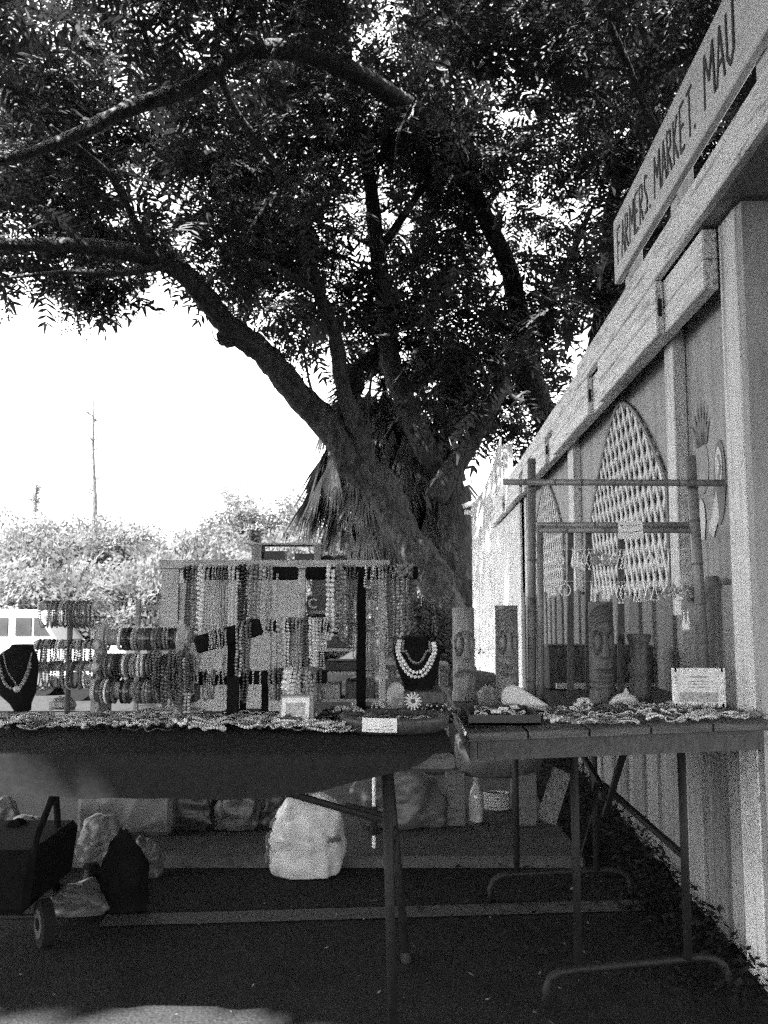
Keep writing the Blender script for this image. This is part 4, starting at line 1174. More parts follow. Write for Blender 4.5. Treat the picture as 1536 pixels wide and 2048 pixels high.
# carved oval bowl with a paper tag
a, b = P(676, 1450, 2.40), P(905, 1450, 2.40)
bxm = (a.x + b.x) / 2; brx = (b.x - a.x) / 2; by_ = 2.52; bry = .125
bw_ = root("carved_bowl", (bxm, by_, LZ), "shallow dark oval wooden bowl with a white paper tag on its rim", "bowl")
mb = MB(); loft(mb, [(bxm, by_, LZ, brx * .88, bry * .86), (bxm, by_, LZ + .012, brx * .97, bry * .96), (bxm, by_, LZ + .034, brx, bry), (bxm, by_, LZ + .043, brx * .985, bry * .98), (bxm, by_, LZ + .044, brx * .94, bry * .93), (bxm, by_, LZ + .036, brx * .90, bry * .88), (bxm, by_, LZ + .016, brx * .80, bry * .78)], 44, 2.3)
mb.build("bowl_body", DARKWOOD, bw_, smooth=True)
t0, t1 = P(724, 1445, by_ - bry - .004), P(794, 1445, by_ - bry - .004)
mb = MB(); n = 8
for i in range(n + 1):
    x = t0.x + (t1.x - t0.x) * i / n; f_ = (x - bxm) / brx; yy_ = by_ - bry * (1 - abs(f_) ** 2.3) ** (1 / 2.3) - .003
    mb.v += [Vector((x, yy_ - .001, LZ + .010)), Vector((x, yy_ - .003, LZ + .034)), Vector((x, yy_ + .004, LZ + .047))]
mb.f += [(i * 3 + j, i * 3 + 3 + j, i * 3 + 4 + j, i * 3 + 1 + j) for i in range(n) for j in range(2)]
tg = mb.build("paper_tag", PAPER, bw_)
mb = MB()
for i, (f0, f1, z) in enumerate(((.12, .30, .016), (.36, .50, .017), (.55, .62, .016), (.60, .72, .026), (.78, .86, .027), (.70, .88, .017))):
    x0, x1 = t0.x + (t1.x - t0.x) * f0, t0.x + (t1.x - t0.x) * f1; xm = (x0 + x1) / 2
    yy_ = by_ - bry * (1 - abs((xm - bxm) / brx) ** 2.3) ** (1 / 2.3) - .0065
    mb.bar((x0, yy_, LZ + z), (x1, yy_, LZ + z + .001), .001, .002)
mb.build("pencil_mark", PAPERINK, tg)
for k in range(9):
    lying(bxm + brx * .6 * (((k * .618) % 1) * 2 - 1), by_ + bry * .4 * (((k * .381) % 1) * 2 - 1), LZ + .022, random.uniform(.022, .032), .004, ("white", "dark", "grey")[k % 3], f"{('white', 'dark', 'grey')[k % 3]} bead bracelet lying inside the carved bowl", "bracelet", "bracelets in the carved bowl")
# bracelets hooped over the foot of the tall stand
for k, px in enumerate((706, 712, 742, 752, 760, 768)):
    x = P(px, 1415, 2.74).x
    beads("bracelet", [Vector((x + .02 * t * (1 if k > 1 else -.2), 2.74 + .006 * k, LZ + .004 + .045 * math.sqrt(max(0, 1 - (2 * t - 1) ** 2)))) for t in [i / 20 for i in range(21)]], .0035, "white" if k != 1 else "pale", "white bead hoop standing at the foot of the bare-post stand", "bracelet", "hoops at the bare-post stand")
# upright oval plaque
c = P(792, 1392, 2.76)
mb = MB(); mb.prism([(q[0], q[1]) for q in ell(c.x, P(792, 1393, 2.76).z, .030, .045, 24)] , (0, 2.75, 0), (1, 0, 0), (0, 0, 1), (0, 1, 0), .018)
o = mb.build("oval_plaque", ROCK, loc=(c.x, 2.76, LZ), bevel=.004); tag(o, "upright polished oval stone slab between bowl and display box", "stone")
# spotted dark ball and pale shell cluster
c = P(873, 1400, 2.66)
sb = root("spotted_shell", (c.x, 2.66, LZ), "dark domed shell studded with white spots behind the bowl", "shell")
mb = MB(); loft(mb, [(c.x, 2.66, LZ + h, .052 * w, .045 * w) for h, w in ((0, .95), (.015, 1), (.03, .93), (.045, .72), (.054, .4), (.057, .1))], 22); mb.build("dome", BEAD_BLACK, sb, smooth=True)
mb = MB()
for i in range(4):
    for j in range(10):
        a = 2 * math.pi * (j + .5 * (i % 2)) / 10; h = (.012, .026, .040, .050)[i]; w = (1.0, .95, .80, .55)[i]
        mb.bead((c.x + .052 * w * math.cos(a), 2.66 + .045 * w * math.sin(a), LZ + h), .0042, False)
mb.build("spot_cluster", BEAD_PALE, sb)
c = P(826, 1402, 2.60)
mb = MB()
for k in range(14):
    a = 2 * math.pi * k / 14
    mb.tube([c + Vector((.008 * math.cos(a), 0, .008 * math.sin(a))), c + Vector((.026 * math.cos(a), -.006, .026 * math.sin(a)))], [.004, .002], 5)
o = mb.build("shell_rosette", BEAD_PALE, loc=(c.x, c.y, c.z)); tag(o, "pale spiky shell rosette leaning by the spotted shell", "shell")
for k in range(5):
    c = P(905 + k * 9, 1396 + 4 * (k % 2), 2.72)
    lying(.19 + .012 * k, 2.84 + .012 * (k % 3), LZ, .02, .005, "pale", "pale shell strand piled at the table corner beside the first tiki", "bracelet", "pale strands at the table corner")
# polished stones and charms scattered through the loose jewellery
for k in range(56):
    cx = random.uniform(-1.12, -.08); cy = random.uniform(2.46, 2.66)
    tone = ("white", "pale", "grey", "dark")[k % 4]; r_ = random.uniform(.006, .012)
    mb = MB(); mb.bead((cx, cy, LZ + r_ * .7 + random.uniform(0, .012)), r_, True)
    for q in mb.v: q.z = LZ + .012 + (q.z - LZ - .012) * .7
    o = mb.build("polished_stone", TONES[tone], loc=(cx, cy, LZ), smooth=True); tag(o, f"small {tone} polished stone charm among the loose jewellery", "charm", "stone charms on the grey cloth")

# ================================================================== carved tikis and goods on the right table
def bump2(t, z, t0, z0, st, sz):
    return math.exp(-((t - t0) / st) ** 2 - ((z - z0) / sz) ** 2)
def tiki_relief(t, z, style):
    """t: angle from the front (-pi..pi), z: 0..1; returns relief in units of radius"""
    g = 0.0; at = abs(t)
    # eyes: sunk ovals with a raised ball and a ring
    e = math.hypot((at - .62) / .40, (z - .60) / .105)
    g += .10 * math.exp(-(e / .62) ** 4) - .17 * math.exp(-((e - 1.0) / .16) ** 2)
    g += .05 * math.exp(-((e - 1.30) / .13) ** 2)
    # nose
    w = .13 + .22 * max(0, min(1, (.68 - z) / .22))
    if .44 < z < .70: g += .20 * math.exp(-(t / w) ** 4) * min(1, (z - .44) / .02)
    # mouth
    mz = .33 + .04 * math.cos(t * 1.6)
    if style == 0:
        g += .13 * math.exp(-((z - mz) / .045) ** 4) * math.exp(-(at / 1.15) ** 8) - .16 * math.exp(-((z - mz + .07) / .018) ** 2) * math.exp(-(at / 1.1) ** 6)
        g += .06 * math.exp(-((z - .19) / .08) ** 2) * (math.cos(t * 5) * .5 + .3)
    elif style == 1:
        for dz in (.05, -.05):
            g -= .15 * math.exp(-((z - .30 - dz - .03 * at * at) / .012) ** 2) * math.exp(-(at / 1.1) ** 6)
        if abs(z - .30 - .03 * at * at) < .045 and at < 1.0: g += .05 * (1 if math.cos(t * 16) > -.5 else -1.6)
    else:
        for dz in (.045, -.035):
            g += .12 * math.exp(-((z - .31 - dz) / .022) ** 2) * math.exp(-(at / .9) ** 6)
        g -= .12 * math.exp(-((z - .315) / .012) ** 2) * math.exp(-(at / .9) ** 6)
        for zz in (.20, .14): g -= .08 * math.exp(-((z - zz) / .010) ** 2)
    # brow and headdress
    if style == 0:
        g -= .13 * math.exp(-((z - .735 + .05 * at) / .018) ** 2) * math.exp(-(at / 1.3) ** 6)
        g += .07 * math.exp(-((z - .72 + .05 * at) / .02) ** 2)
    elif style == 1:
        for q in range(6):
            zz = .70 + q * .052 + .035 * math.cos(t * 5.2) * (1 - .05 * q)
            g -= .11 * math.exp(-((z - zz) / .010) ** 2)
    else:
        for q in range(5):
            zz = .80 + q * .038 - .10 * at * at * .5
            if zz > .68: g -= .10 * math.exp(-((z - zz) / .009) ** 2)
        g += .12 * math.exp(-((z - .70 - .03 * at) / .02) ** 2) * math.exp(-(at / 1.2) ** 6)
    if z < .10: g += .05
    return g if g > 0 else g * 2.0
def tiki(px, base_py, top_py, D, wpx, style, material, label, facing=0.0, bz=None):
    c = P(px, base_py, D); zb = bz if bz is not None else c.z
    H = P(px, top_py, D).z - zb; Rr = wpx / 2 / F * D
    mb = MB(); nz_, na = 120, 72
    for i in range(nz_ + 1):
        z = i / nz_
        for j in range(na):
            a = 2 * math.pi * j / na
            t = (a - (-math.pi / 2) - facing + math.pi) % (2 * math.pi) - math.pi
            rr = Rr * (.92 + tiki_relief(t, z, style) * (1.05 if style == 2 else 1.45))
            mb.v.append(Vector((c.x + rr * math.cos(a), D + rr * math.sin(a), zb + z * H)))
    for i in range(nz_):
        for j in range(na):
            p, q = i * na + j, i * na + (j + 1) % na
            mb.f.append((p, q, q + na, p + na))
    mb.f.append(tuple(reversed(range(na)))); mb.f.append(tuple(nz_ * na + j for j in range(na)))
    o = mb.build("tiki_carving", material, loc=(c.x, D, zb), smooth=True)
    return tag(o, label, "carving")
def rtop(x, y): return TZ + .04 * (x - .232) / .845 + .0005
Dk = 3.22
for (px, top, w, st, m_, lab, fc) in ((928, 1215, 47, 0, TIKIWOOD, "tall carved wooden tiki with plain smooth forehead and wide bar mouth", .15), (1015, 1211, 49, 1, TIKIWOOD, "tall carved wooden tiki with zigzag grooved crown and toothed mouth", .05)):
    x = P(px, 1400, Dk).x
    tiki(px, 1400, top, Dk, w, st, m_, lab, fc, rtop(x, Dk))
x = P(1205, 1400, 2.98).x
tiki(1205, 1400, 1204, 2.98, 52, 2, TIKIDARK, "darker carved tiki with thick lips and feathered crown before the bamboo rack", .1, rtop(x, 2.98))
# small tiki vase with a flared notched top
x = P(1281, 1390, 3.0).x; zb = rtop(x, 3.0); zt = P(1281, 1268, 3.0).z; H = zt - zb; r0 = 21 / F * 3.0
mb = MB(); mb.lathe([(r0 * w, h * H) for h, w in ((0, .95), (.08, 1.02), (.10, .92), (.16, 1.0), (.30, .98), (.33, .85), (.36, .98), (.52, 1.0), (.58, .78), (.64, .74), (.72, .84), (.80, .78), (.86, .92), (.97, 1.12), (1.0, 1.1), (1.0, .8), (.9, .6))], (x, 3.0, zb), 28, lambda r, z, a: r * (1 + .06 * math.cos(a * 6) * (1 if z > .35 * H else .3)))
o = mb.build("tiki_vase", TIKIDARK, loc=(x, 3.0, zb), smooth=True); tag(o, "short dark carved totem with a flared notched top beside the dark tiki", "carving")

# bamboo earring rack
ra, rb_ = Vector((.555, 3.20, 0)), Vector((1.02, 2.98, 0))
def bam(parent_name, pts, r, parent, n=10, node=.13):
    mb = MB(); pts = [Vector(p) for p in pts]; mb.tube(pts, r, n)
    o = mb.build(parent_name, BAMBOO, parent, smooth=True)
    L = (pts[-1] - pts[0]).length; k = random.uniform(.3, .8) * node
    dirn = (pts[-1] - pts[0]).normalized()
    while k < L:
        c = pts[0] + dirn * k
        mb = MB(); mb.tube([c - dirn * .004, c - dirn * .001, c + dirn * .001, c + dirn * .004], [r * 1.02, r * 1.10, r * 1.10, r * 1.02], n); mb.build("bamboo_joint", BAMBOO_NODE, o)
        k += node * random.uniform(.8, 1.2)
    return o
la, lb = P(1063, 918, 3.20), P(1064, 1405, 3.20)
ra_, rb2 = P(1381, 912, 2.92), P(1412, 1390, 2.92)
zl, zr = rtop(lb.x, 3.2), rtop(rb2.x, 2.92)
rack = root("earring_rack", ((la.x + ra_.x) / 2, 3.06, zl), "tied bamboo earring rack with a hand-lettered tag standing on the wooden table", "rack")
bam("upright", [(lb.x, 3.20, zl), la], .0158, rack)
bam("upright", [(rb2.x, 2.92, zr), ra_], .0175, rack)
ca, cb = P(1006, 966, 3.24), P(1443, 968, 2.84)
def lerp(a, b, t): return a + (b - a) * t
bam("crossbar", [ca + Vector((0, -.025, 0)), cb + Vector((0, -.025, 0))], .0115, rack, 10, .11)
for py, dx, off in ((1045, 0, 0), (1056, 2, -.012)):
    a, b = P(1076 + dx, py + 5, 3.17), P(1388, py + 5, 2.93)
    bam("crossbar", [a + Vector((0, off, 0)), b + Vector((0, off, 0))], .0105, rack, 10, .16)
for px0, px1, Dp in ((1080, 1082, 3.16), (1390, 1402, 2.95)):
    a, b = P(px0, 1050, Dp), P(px1, 1400, Dp)
    bam("inner_upright", [(b.x, Dp, rtop(b.x, Dp)), a], .012, rack, 8, .2)
for px in (1142, 1178, 1243):
    t = (px - 1076) / (1388 - 1076); Dp = 3.19 - .24 * t
    a, b = P(px, 1055, Dp), P(px, 1400, Dp)
    mb = MB(); mb.bar((b.x, Dp + .01, rtop(b.x, Dp)), (a.x, Dp + .01, a.z), .022, .012, up=(0, 1, 0)); mb.build("dark_strip", DARKWOOD, rack)
# lashings
for (px, Dp) in ((1064, 3.19), (1384, 2.91)):
    for q in (-1, 0, 1):
        c = P(px, 966 + q * 5, Dp); mb = MB(); mb.tube([c + Vector((.0175 * math.cos(a), .0175 * math.sin(a) - .008, .004 * math.sin(a + q))) for a in [2 * math.pi * i / 12 for i in range(13)]], .0028, 5); mb.build("lashing", BLACKPLASTIC, rack)
c = P(1261, 1060, 3.0); mb = MB(); mb.box(c, (.084, .0015, .062), Matrix.Rotation(-.35, 3, 'Z')); tg = mb.build("paper_tag", PAPER, rack)
mb = MB()
for (u0, u1, w) in ((-.034, -.026, .017), (-.014, .012, .015), (.018, .028, .017), (-.030, -.016, -.008), (-.010, .008, -.010), (.012, .028, -.006)):
    rz = Matrix.Rotation(-.35, 3, 'Z')
    k = 6
    pts = [c + rz @ Vector((u0 + (u1 - u0) * i / k, -.0015, w + .003 * math.sin(i * 2.3))) for i in range(k + 1)]
    mb.tube(pts, .0009, 4)
mb.build("hand_lettering", PAPERINK, tg)
# wires for the earrings
for py in (1098, 1162):
    a, b = P(1082, py, 3.155), P(1394, py, 2.95); mb = MB(); mb.tube([a, lerp(a, b, .5) - Vector((0, 0, .003)), b], .0008, 4); mb.build("wire", WIRE, rack)

# earrings: one object each
def earring(px, py, style, label, group="earrings on the bamboo rack"):
    t = (px - 1082) / (1394 - 1082); Dp = 3.155 - .205 * t - .004
    c = P(px, py, Dp); s = Dp / F; mb = MB()
    th = .0022
    mb.tube([c + Vector((0, 0, 2 * s)), c + Vector((2 * s, .001, 5 * s)), c + Vector((0, .003, 8 * s)), c + Vector((-1 * s, .004, 2 * s))], .0007, 4)
    if style == "hoop":
        mb.tube([c + Vector((11 * s * math.cos(a), 0, -12 * s + 12 * s * math.sin(a))) for a in [2 * math.pi * i / 20 for i in range(21)]], th, 5)
        for k in range(3): mb.bead(c + Vector((0, 0, -10 * s - k * 5 * s)), 2.2 * s)
    elif style == "drop":
        mb.lathe([(.6 * s, 0), (2.2 * s, -10 * s), (5 * s, -24 * s), (4.5 * s, -30 * s), (1 * s, -34 * s)], c, 10)
        mb.bead(c + Vector((0, 0, 2 * s)), 2.2 * s, True)
    elif style == "ring":
        mb.bead(c, 2.4 * s, True)
        mb.tube([c + Vector((8 * s * math.cos(a), 0, -18 * s + 9 * s * math.sin(a))) for a in [2 * math.pi * i / 16 for i in range(17)]], th * 1.7, 5)
        mb.tube([c, c + Vector((-5 * s, 0, -9 * s))], th, 4); mb.tube([c, c + Vector((5 * s, 0, -9 * s))], th, 4)
    elif style == "diamond":
        pts = [c, c + Vector((6 * s, 0, -18 * s)), c + Vector((0, 0, -32 * s)), c + Vector((-6 * s, 0, -18 * s)), c]
        mb.tube(pts, th, 4); mb.bead(c + Vector((0, 0, -35 * s)), 2.8 * s, True)
    elif style == "triangle":
        pts = [c, c + Vector((8 * s, 0, -30 * s)), c + Vector((-8 * s, 0, -30 * s)), c]; mb.tube(pts, th, 4); mb.bead(c + Vector((0, 0, 3 * s)), 2.4 * s, True)
        for k in range(4): mb.bead(c + Vector(((-5 + 3.4 * k) * s, 0, -30 * s)), 2 * s)
    elif style == "stick":
        mb.tube([c, c + Vector((-1.5 * s, 0, -34 * s))], 1.4 * s, 6); mb.bead(c, 2.4 * s, True); mb.bead(c + Vector((-1.5 * s, 0, -34 * s)), 2.2 * s)
    elif style == "cluster":
        for k in range(16): mb.bead(c + Vector((random.uniform(-9, 9) * s, random.uniform(-2, 2) * s, random.uniform(-26, -2) * s)), 3.4 * s, True)
    o = mb.build("earring", WIRE if style != "cluster" else BEAD_LIGHT, loc=c); tag(o, label, "earring", group)
for (pxs, py, st, lab) in (((1107, 1119), 1103, "ring", "open ring earring on the upper wire of the bamboo rack"), ((1146, 1156), 1103, "drop", "filigree teardrop earring on the upper wire of the bamboo rack"), ((1168, 1178), 1103, "diamond", "open diamond earring on the upper wire of the bamboo rack"),
                           ((1189, 1197), 1103, "cluster", "bead cluster earring hung under the dark strip on the upper wire"), ((1212, 1224), 1106, "cluster", "wide pale bead cluster earring on the upper wire"), ((1240, 1248), 1107, "triangle", "wire triangle earring on the upper wire of the bamboo rack"),
                           ((1300, 1317), 1106, "ring", "round bead ring earring near the paper tag"), ((1337, 1349), 1107, "stick", "slim stick earring at the end of the upper wire"),
                           ((1109, 1130), 1168, "hoop", "large hoop earring on the lower wire of the bamboo rack"), ((1183, 1191), 1168, "stick", "slim beaded stick earring on the lower wire"), ((1208, 1217), 1168, "drop", "teardrop earring on the lower wire of the bamboo rack"), ((1238, 1245), 1170, "diamond", "diamond earring on the lower wire of the bamboo rack"),
                           ((1274, 1282), 1172, "triangle", "beaded triangle earring on the lower wire of the bamboo rack"), ((1295, 1309), 1170, "triangle", "wide wire triangle earring on the lower wire"), ((1332, 1345), 1168, "cluster", "dark mixed bead cluster earring on the lower wire"), ((1366, 1375), 1172, "cluster", "pale bead cluster earring at the end of the lower wire"),
                           ((1368, 1376), 1228, "drop", "white drop earring hanging low by the rack upright")):
    for px in pxs: earring(px, py, st, lab)
# dark relief board leaning behind the rack
a, b = P(1092, 1400, 3.44), P(1345, 1400, 3.30)
db = root("carved_chest", ((a.x + b.x) / 2, 3.42, rtop(a.x, 3.4)), "dark carved wooden chest in shadow behind the bamboo rack", "chest")
z0, z1 = rtop(a.x, 3.4) + .002, P(1100, 1290, 3.42).z
mb = MB(); mb.box2((a.x, 3.40, z0), (min(b.x, 1.05), 3.52, z1)); mb.build("chest_body", DARKWOOD, db, bevel=.008)
for k in range(4):
    x = a.x + .07 + k * .105
    mb = MB(); mb.tube([(x + .036 * math.cos(t), 3.397, (z0 + z1) / 2 + .05 * math.sin(t)) for t in [2 * math.pi * i / 18 for i in range(19)]], .006, 6); mb.build("carved_ring", DARKWOOD, db)
mb = MB(); mb.bar((a.x + .03, 3.385, z0 + .018), (min(b.x, 1.04), 3.385, z0 + .018), .03, .022); mb.build("base_rail", RAWWOOD, db)
# framed printed notice
a, b = P(1350, 1410, 2.72), P(1447, 1410, 2.72); zt = P(1400, 1336, 2.72).z
fr = root("framed_notice", ((a.x + b.x) / 2, 2.72, rtop(b.x, 2.72)), "pale framed notice propped on the wooden table by the corner post", "frame")
zb = rtop(b.x, 2.72) + .002
b.x = min(b.x, 1.07)
for (q0, q1) in (((a.x, zb), (b.x, zb)), ((a.x, zt), (b.x, zt))):
    mb = MB(); mb.bar((q0[0], 2.72, q0[1] + (.006 if q0[1] == zb else -.006)), (q1[0], 2.72, q1[1] + (.006 if q0[1] == zb else -.006)), .012, .012); mb.build("frame_rail", PAINT_H, fr)
for x in (a.x, b.x):
    mb = MB(); mb.bar((x, 2.72, zb), (x, 2.72, zt), .012, .012, up=(0, 1, 0)); mb.build("frame_stile", PAINT_H, fr)
mb = MB(); mb.box2((a.x + .004, 2.720, zb + .008), (b.x - .004, 2.724, zt - .008)); pg = mb.build("notice_sheet", PAPER, fr)
mb = MB()
xm = (a.x + b.x) / 2
for k, (w, z, t) in enumerate(((.05, .088, .006), (.062, .074, .003), (.05, .066, .003), (.066, .056, .003))):
    mb.box((xm, 2.7185, zb + z + (zt - zb - .115)), (w, .001, t))
mb.build("printed_line", PRINT_MID, pg)
mb = MB(); mb.box2((a.x + .016, 2.7182, zb + .016), (b.x - .016, 2.7192, zb + .045)); mb.build("printed_picture", PRINT_MID, pg)
# black tray with tagged trinkets
c0, c1 = rt_pt(.02, .06, .001), rt_pt(.245, .06, .001)
trx0, trx1, try0, try1 = .245, .455, 2.56, 2.80
tray = root("trinket_tray", ((trx0 + trx1) / 2, 2.68, rtop(.35, 2.68)), "black rectangular tray of tagged trinkets at the table corner", "tray")
zt_ = rtop(.30, 2.68)
mb = MB(); mb.box2((trx0, try0, zt_ + .004), (trx1, try1, zt_ + .012)); mb.build("tray_base", BLACKPLASTIC, tray)
for (p, q) in (((trx0, try0), (trx1, try0 + .008)), ((trx0, try1 - .008), (trx1, try1)), ((trx0, try0 + .009), (trx0 + .008, try1 - .009)), ((trx1 - .008, try0 + .009), (trx1, try1 - .009))):
    mb = MB(); mb.box2((p[0], p[1], zt_ + .003), (q[0], q[1], zt_ + .034)); mb.build("tray_side", BLACKPLASTIC, tray)
for k in range(7):
    lying(trx0 + .04 + .13 * ((k * .618) % 1), try0 + .05 + .14 * ((k * .381) % 1), zt_ + .022, .02, .004, ("white", "grey", "pale")[k % 3], f"{('white', 'grey', 'pale')[k % 3]} bead trinket lying in the black tray", "trinket", "trinkets in the black tray")
for k, (x, y) in enumerate(((.36, 2.66), (.33, 2.60), (.40, 2.70))):
    mb = MB(); mb.box((x, y, zt_ + .040), (.030, .016, .0012), Matrix.Rotation(.5 * k - .4, 3, 'Z') @ Matrix.Rotation(.5, 3, 'X')); o = mb.build("price_tag", PAPER, loc=(x, y, zt_ + .04)); tag(o, "small white price tag tied to a trinket in the black tray", "tag", "price tags in the tray")
# pale horn-shaped carving
Dh = 2.86
poly = [(1003, 1400), (1004, 1378), (1012, 1364), (1024, 1359), (1036, 1363), (1098, 1402), (1094, 1409), (1080, 1413), (1050, 1408), (1030, 1400)]
pts = [P(px, py, Dh) for px, py in poly]
mb = MB(); mb.prism([(q.x, q.z) for q in pts], (0, Dh - .02, 0), (1, 0, 0), (0, 0, 1), (0, 1, 0), .04)
zmin = min(q.z for q in pts); dz = rtop(.45, Dh) - zmin
for q in mb.v: q.z += dz
o = mb.build("horn_carving", HORN, loc=(pts[0].x, Dh, rtop(.45, Dh)), bevel=.012); tag(o, "pale tapering horn-shaped carving lying beside the toothed tiki", "carving")
# upright rough rock slice
c = P(974, 1400, 3.0); zb = rtop(c.x, 3.0)
mb = MB(); loft(mb, [(c.x + s * .004, 3.0, zb + h, .030 * w, .014 * w) for h, w, s in ((0, .9, 0), (.02, 1.05, 1), (.045, 1.0, -1), (.065, .7, 1), (.073, .3, 0))], 16, 2, .1)
o = mb.build("rock_slice", ROCK, loc=(c.x, 3.0, zb), smooth=True); tag(o, "upright rough rock slice between the two tall tikis", "rock")
# coral lump, shell lei, dolphin
c = P(1168, 1400, 2.80); zb = rtop(c.x, 2.80)
mb = MB()
for k in range(46):
    a, e = random.uniform(0, 6.28), random.uniform(0, 1.4)
    mb.bead((c.x + .030 * math.cos(a) * math.cos(e), 2.80 + .026 * math.sin(a) * math.cos(e), zb + .006 + .030 * math.sin(e)), random.uniform(.005, .009), True)
o = mb.build("coral_lump", CORAL, loc=(c.x, 2.8, zb), smooth=True); tag(o, "knobbly pale coral lump before the dark tiki", "coral")
for k, (u0, v0, L) in enumerate(((.30, .09, .14), (.31, .13, .15), (.30, .17, .13))):
    p0 = rt_pt(u0, v0, .002); pts = [p0 + Vector((L * t, .012 * math.sin(t * 5 + k), .010 + .004 * math.sin(t * 9))) for t in [i / 20 for i in range(21)]]
    beads("shell_lei", pts, .0085 - .001 * k, "white" if k < 2 else "pale", "thick rope of white shells heaped near the front of the wooden table", "lei", "shell ropes on the wooden table", True)
c = P(1250, 1402, 2.86); zb = rtop(c.x, 2.86); s = 2.86 / F
dl = root("dolphin_carving", (c.x, 2.86, zb), "small carved leaping dolphin with a pointed fin beside the small totem", "carving")
sp = [(-31, 3, 2), (-26, 6, 5), (-14, 13, 9), (0, 16, 10.5), (14, 13, 8.5), (24, 7, 5), (31, 3, 2.5)]
mb = MB(); v_, r_ = smooth_path([(Vector((c.x + a * s, 2.86, zb + b * s)), w * s) for a, b, w in sp], 6); mb.tube(v_, r_, 14); mb.build("dolphin_body", HORN, dl, smooth=True)
mb = MB(); mb.prism([(-2 * s, 24 * s), (9 * s, 24 * s), (3 * s, 36 * s), (-1 * s, 31 * s)], (c.x, 2.86 - .003, zb), (1, 0, 0), (0, 0, 1), (0, 1, 0), .006); mb.build("fin", HORN, dl)
mb = MB(); mb.prism([(28 * s, 2 * s), (40 * s, 0.5 * s), (36 * s, 4 * s), (41 * s, 9 * s), (29 * s, 6 * s)], (c.x, 2.86 - .004, zb), (1, 0, 0), (0, 0, 1), (0, 1, 0), .008); mb.build("tail", HORN, dl)
# loose bracelets over the wooden table
for k in range(70):
    u = .34 + .62 * ((k * .618) % 1); v = .03 + .28 * random.random()
    p = rt_pt(u, v, .001); tone = random.choice(("white", "pale", "grey", "dark", "speckled", "white"))
    lying(p.x, p.y, p.z + random.uniform(0, .006), random.uniform(.022, .036), random.choice((.0032, .0045)), tone, f"{tone} bead bracelet lying loose on the wooden table", "bracelet", "loose bracelets on the wooden table", random.random() < .3)

# ================================================================== behind the tables
# wooden display hutch
Dh0, Dh1 = 4.75, 5.20
def hx(px, D=Dh0): return P(px, 1200, D).x
hz = lambda py, D=Dh0: P(500, py, D).z
gz = .045
hut = root("display_hutch", (hx(550), 4.95, gz), "open grey wooden display hutch with shelves behind the jewellery table", "hutch")
mb = MB(); mb.box2((hx(317), Dh0 - .02, hz(1137)), (hx(780), Dh1, hz(1120))); mb.build("top_board", RAWWOOD, hut, bevel=.004)
mb = MB(); mb.box2((hx(322), Dh0, gz), (hx(356), Dh0 + .02, hz(1138))); mb.build("front_stile", RAWWOOD, hut)
mb = MB(); mb.box2((hx(322), Dh0 + .021, gz), (hx(328), Dh1 - .02, hz(1138))); mb.build("side_panel", GREYWOOD, hut)
mb = MB(); mb.box2((hx(337), Dh0 + .06, .30), (hx(602), Dh0 + .075, hz(1139))); mb.build("back_panel", RAWWOOD, hut)
for px in (364, 603, 765):
    mb = MB(); mb.box2((hx(px - 7), Dh0 + .01, gz), (hx(px + 7), Dh0 + .05, hz(1138.5))); mb.build("post", RAWWOOD, hut, bevel=.003)
for py, x0, x1 in ((1222, 612, 757), (1240, 612, 757), (1298, 612, 757), (1345, 612, 757), (1400, 612, 757)):
    mb = MB(); mb.box2((hx(x0), Dh0 + .055, hz(py + 6)), (hx(x1), Dh1 - .07, hz(py))); mb.build("shelf", GREYWOOD if py != 1298 else RAWWOOD, hut)
for py in (1150, 1245):
    mb = MB(); mb.box2((hx(358), Dh0 - .004, hz(py + 16)), (hx(368), Dh0 + .008, hz(py - 4))); mb.build("latch", PAINT_V, hut)
mb = MB(); mb.box2((hx(612), Dh1 - .06, hz(1215)), (hx(757), Dh1 - .045, hz(1140))); mb.build("back_panel", GREYWOOD, hut)
# things on the hutch shelves
mb = MB(); mb.box2((hx(612), Dh0 + .07, hz(1222)), (hx(650), Dh0 + .2, hz(1192))); 
sb_ = root("shelf_box", (hx(631), Dh0 + .12, hz(1222)), "dark box marked with a pale ring-like letter on the hutch shelf", "box")
mb.build("box_body", DARKWOOD, sb_)
mb = MB(); cx, cz = hx(625), hz(1207); mb.tube([(cx + .024 * math.cos(a), Dh0 + .066, cz + .024 * math.sin(a)) for a in [.7 + 4.9 * i / 12 for i in range(13)]], .006, 6); mb.build("letter_mark", PAPER, sb_)
for (x0, x1, y0, y1, m_, lab) in ((655, 700, 1198, 1222, GREYWOOD, "grey carton on the upper hutch shelf"), (705, 752, 1200, 1222, RAWWOOD, "pale wooden box at the end of the upper hutch shelf"), (650, 695, 1275, 1298, DARKWOOD, "dark case on the middle hutch shelf"),
                                  (700, 750, 1268, 1298, RAWWOOD, "light crate on the middle hutch shelf"), (650, 720, 1325, 1345, BLACKPLASTIC, "black flat case on the lower hutch shelf"), (640, 680, 1372, 1400, GREYWOOD, "grey tub on the bottom hutch shelf"), (690, 750, 1365, 1400, DARKWOOD, "brown-black crate on the bottom hutch shelf")):
    mb = MB(); mb.box2((hx(x0), Dh0 + .08, hz(y1)), (hx(x1), Dh0 + .28, hz(y0)))
    o = mb.build("shelf_case", m_, loc=((hx(x0) + hx(x1)) / 2, Dh0 + .18, hz(y1)), bevel=.004); tag(o, lab, "box")
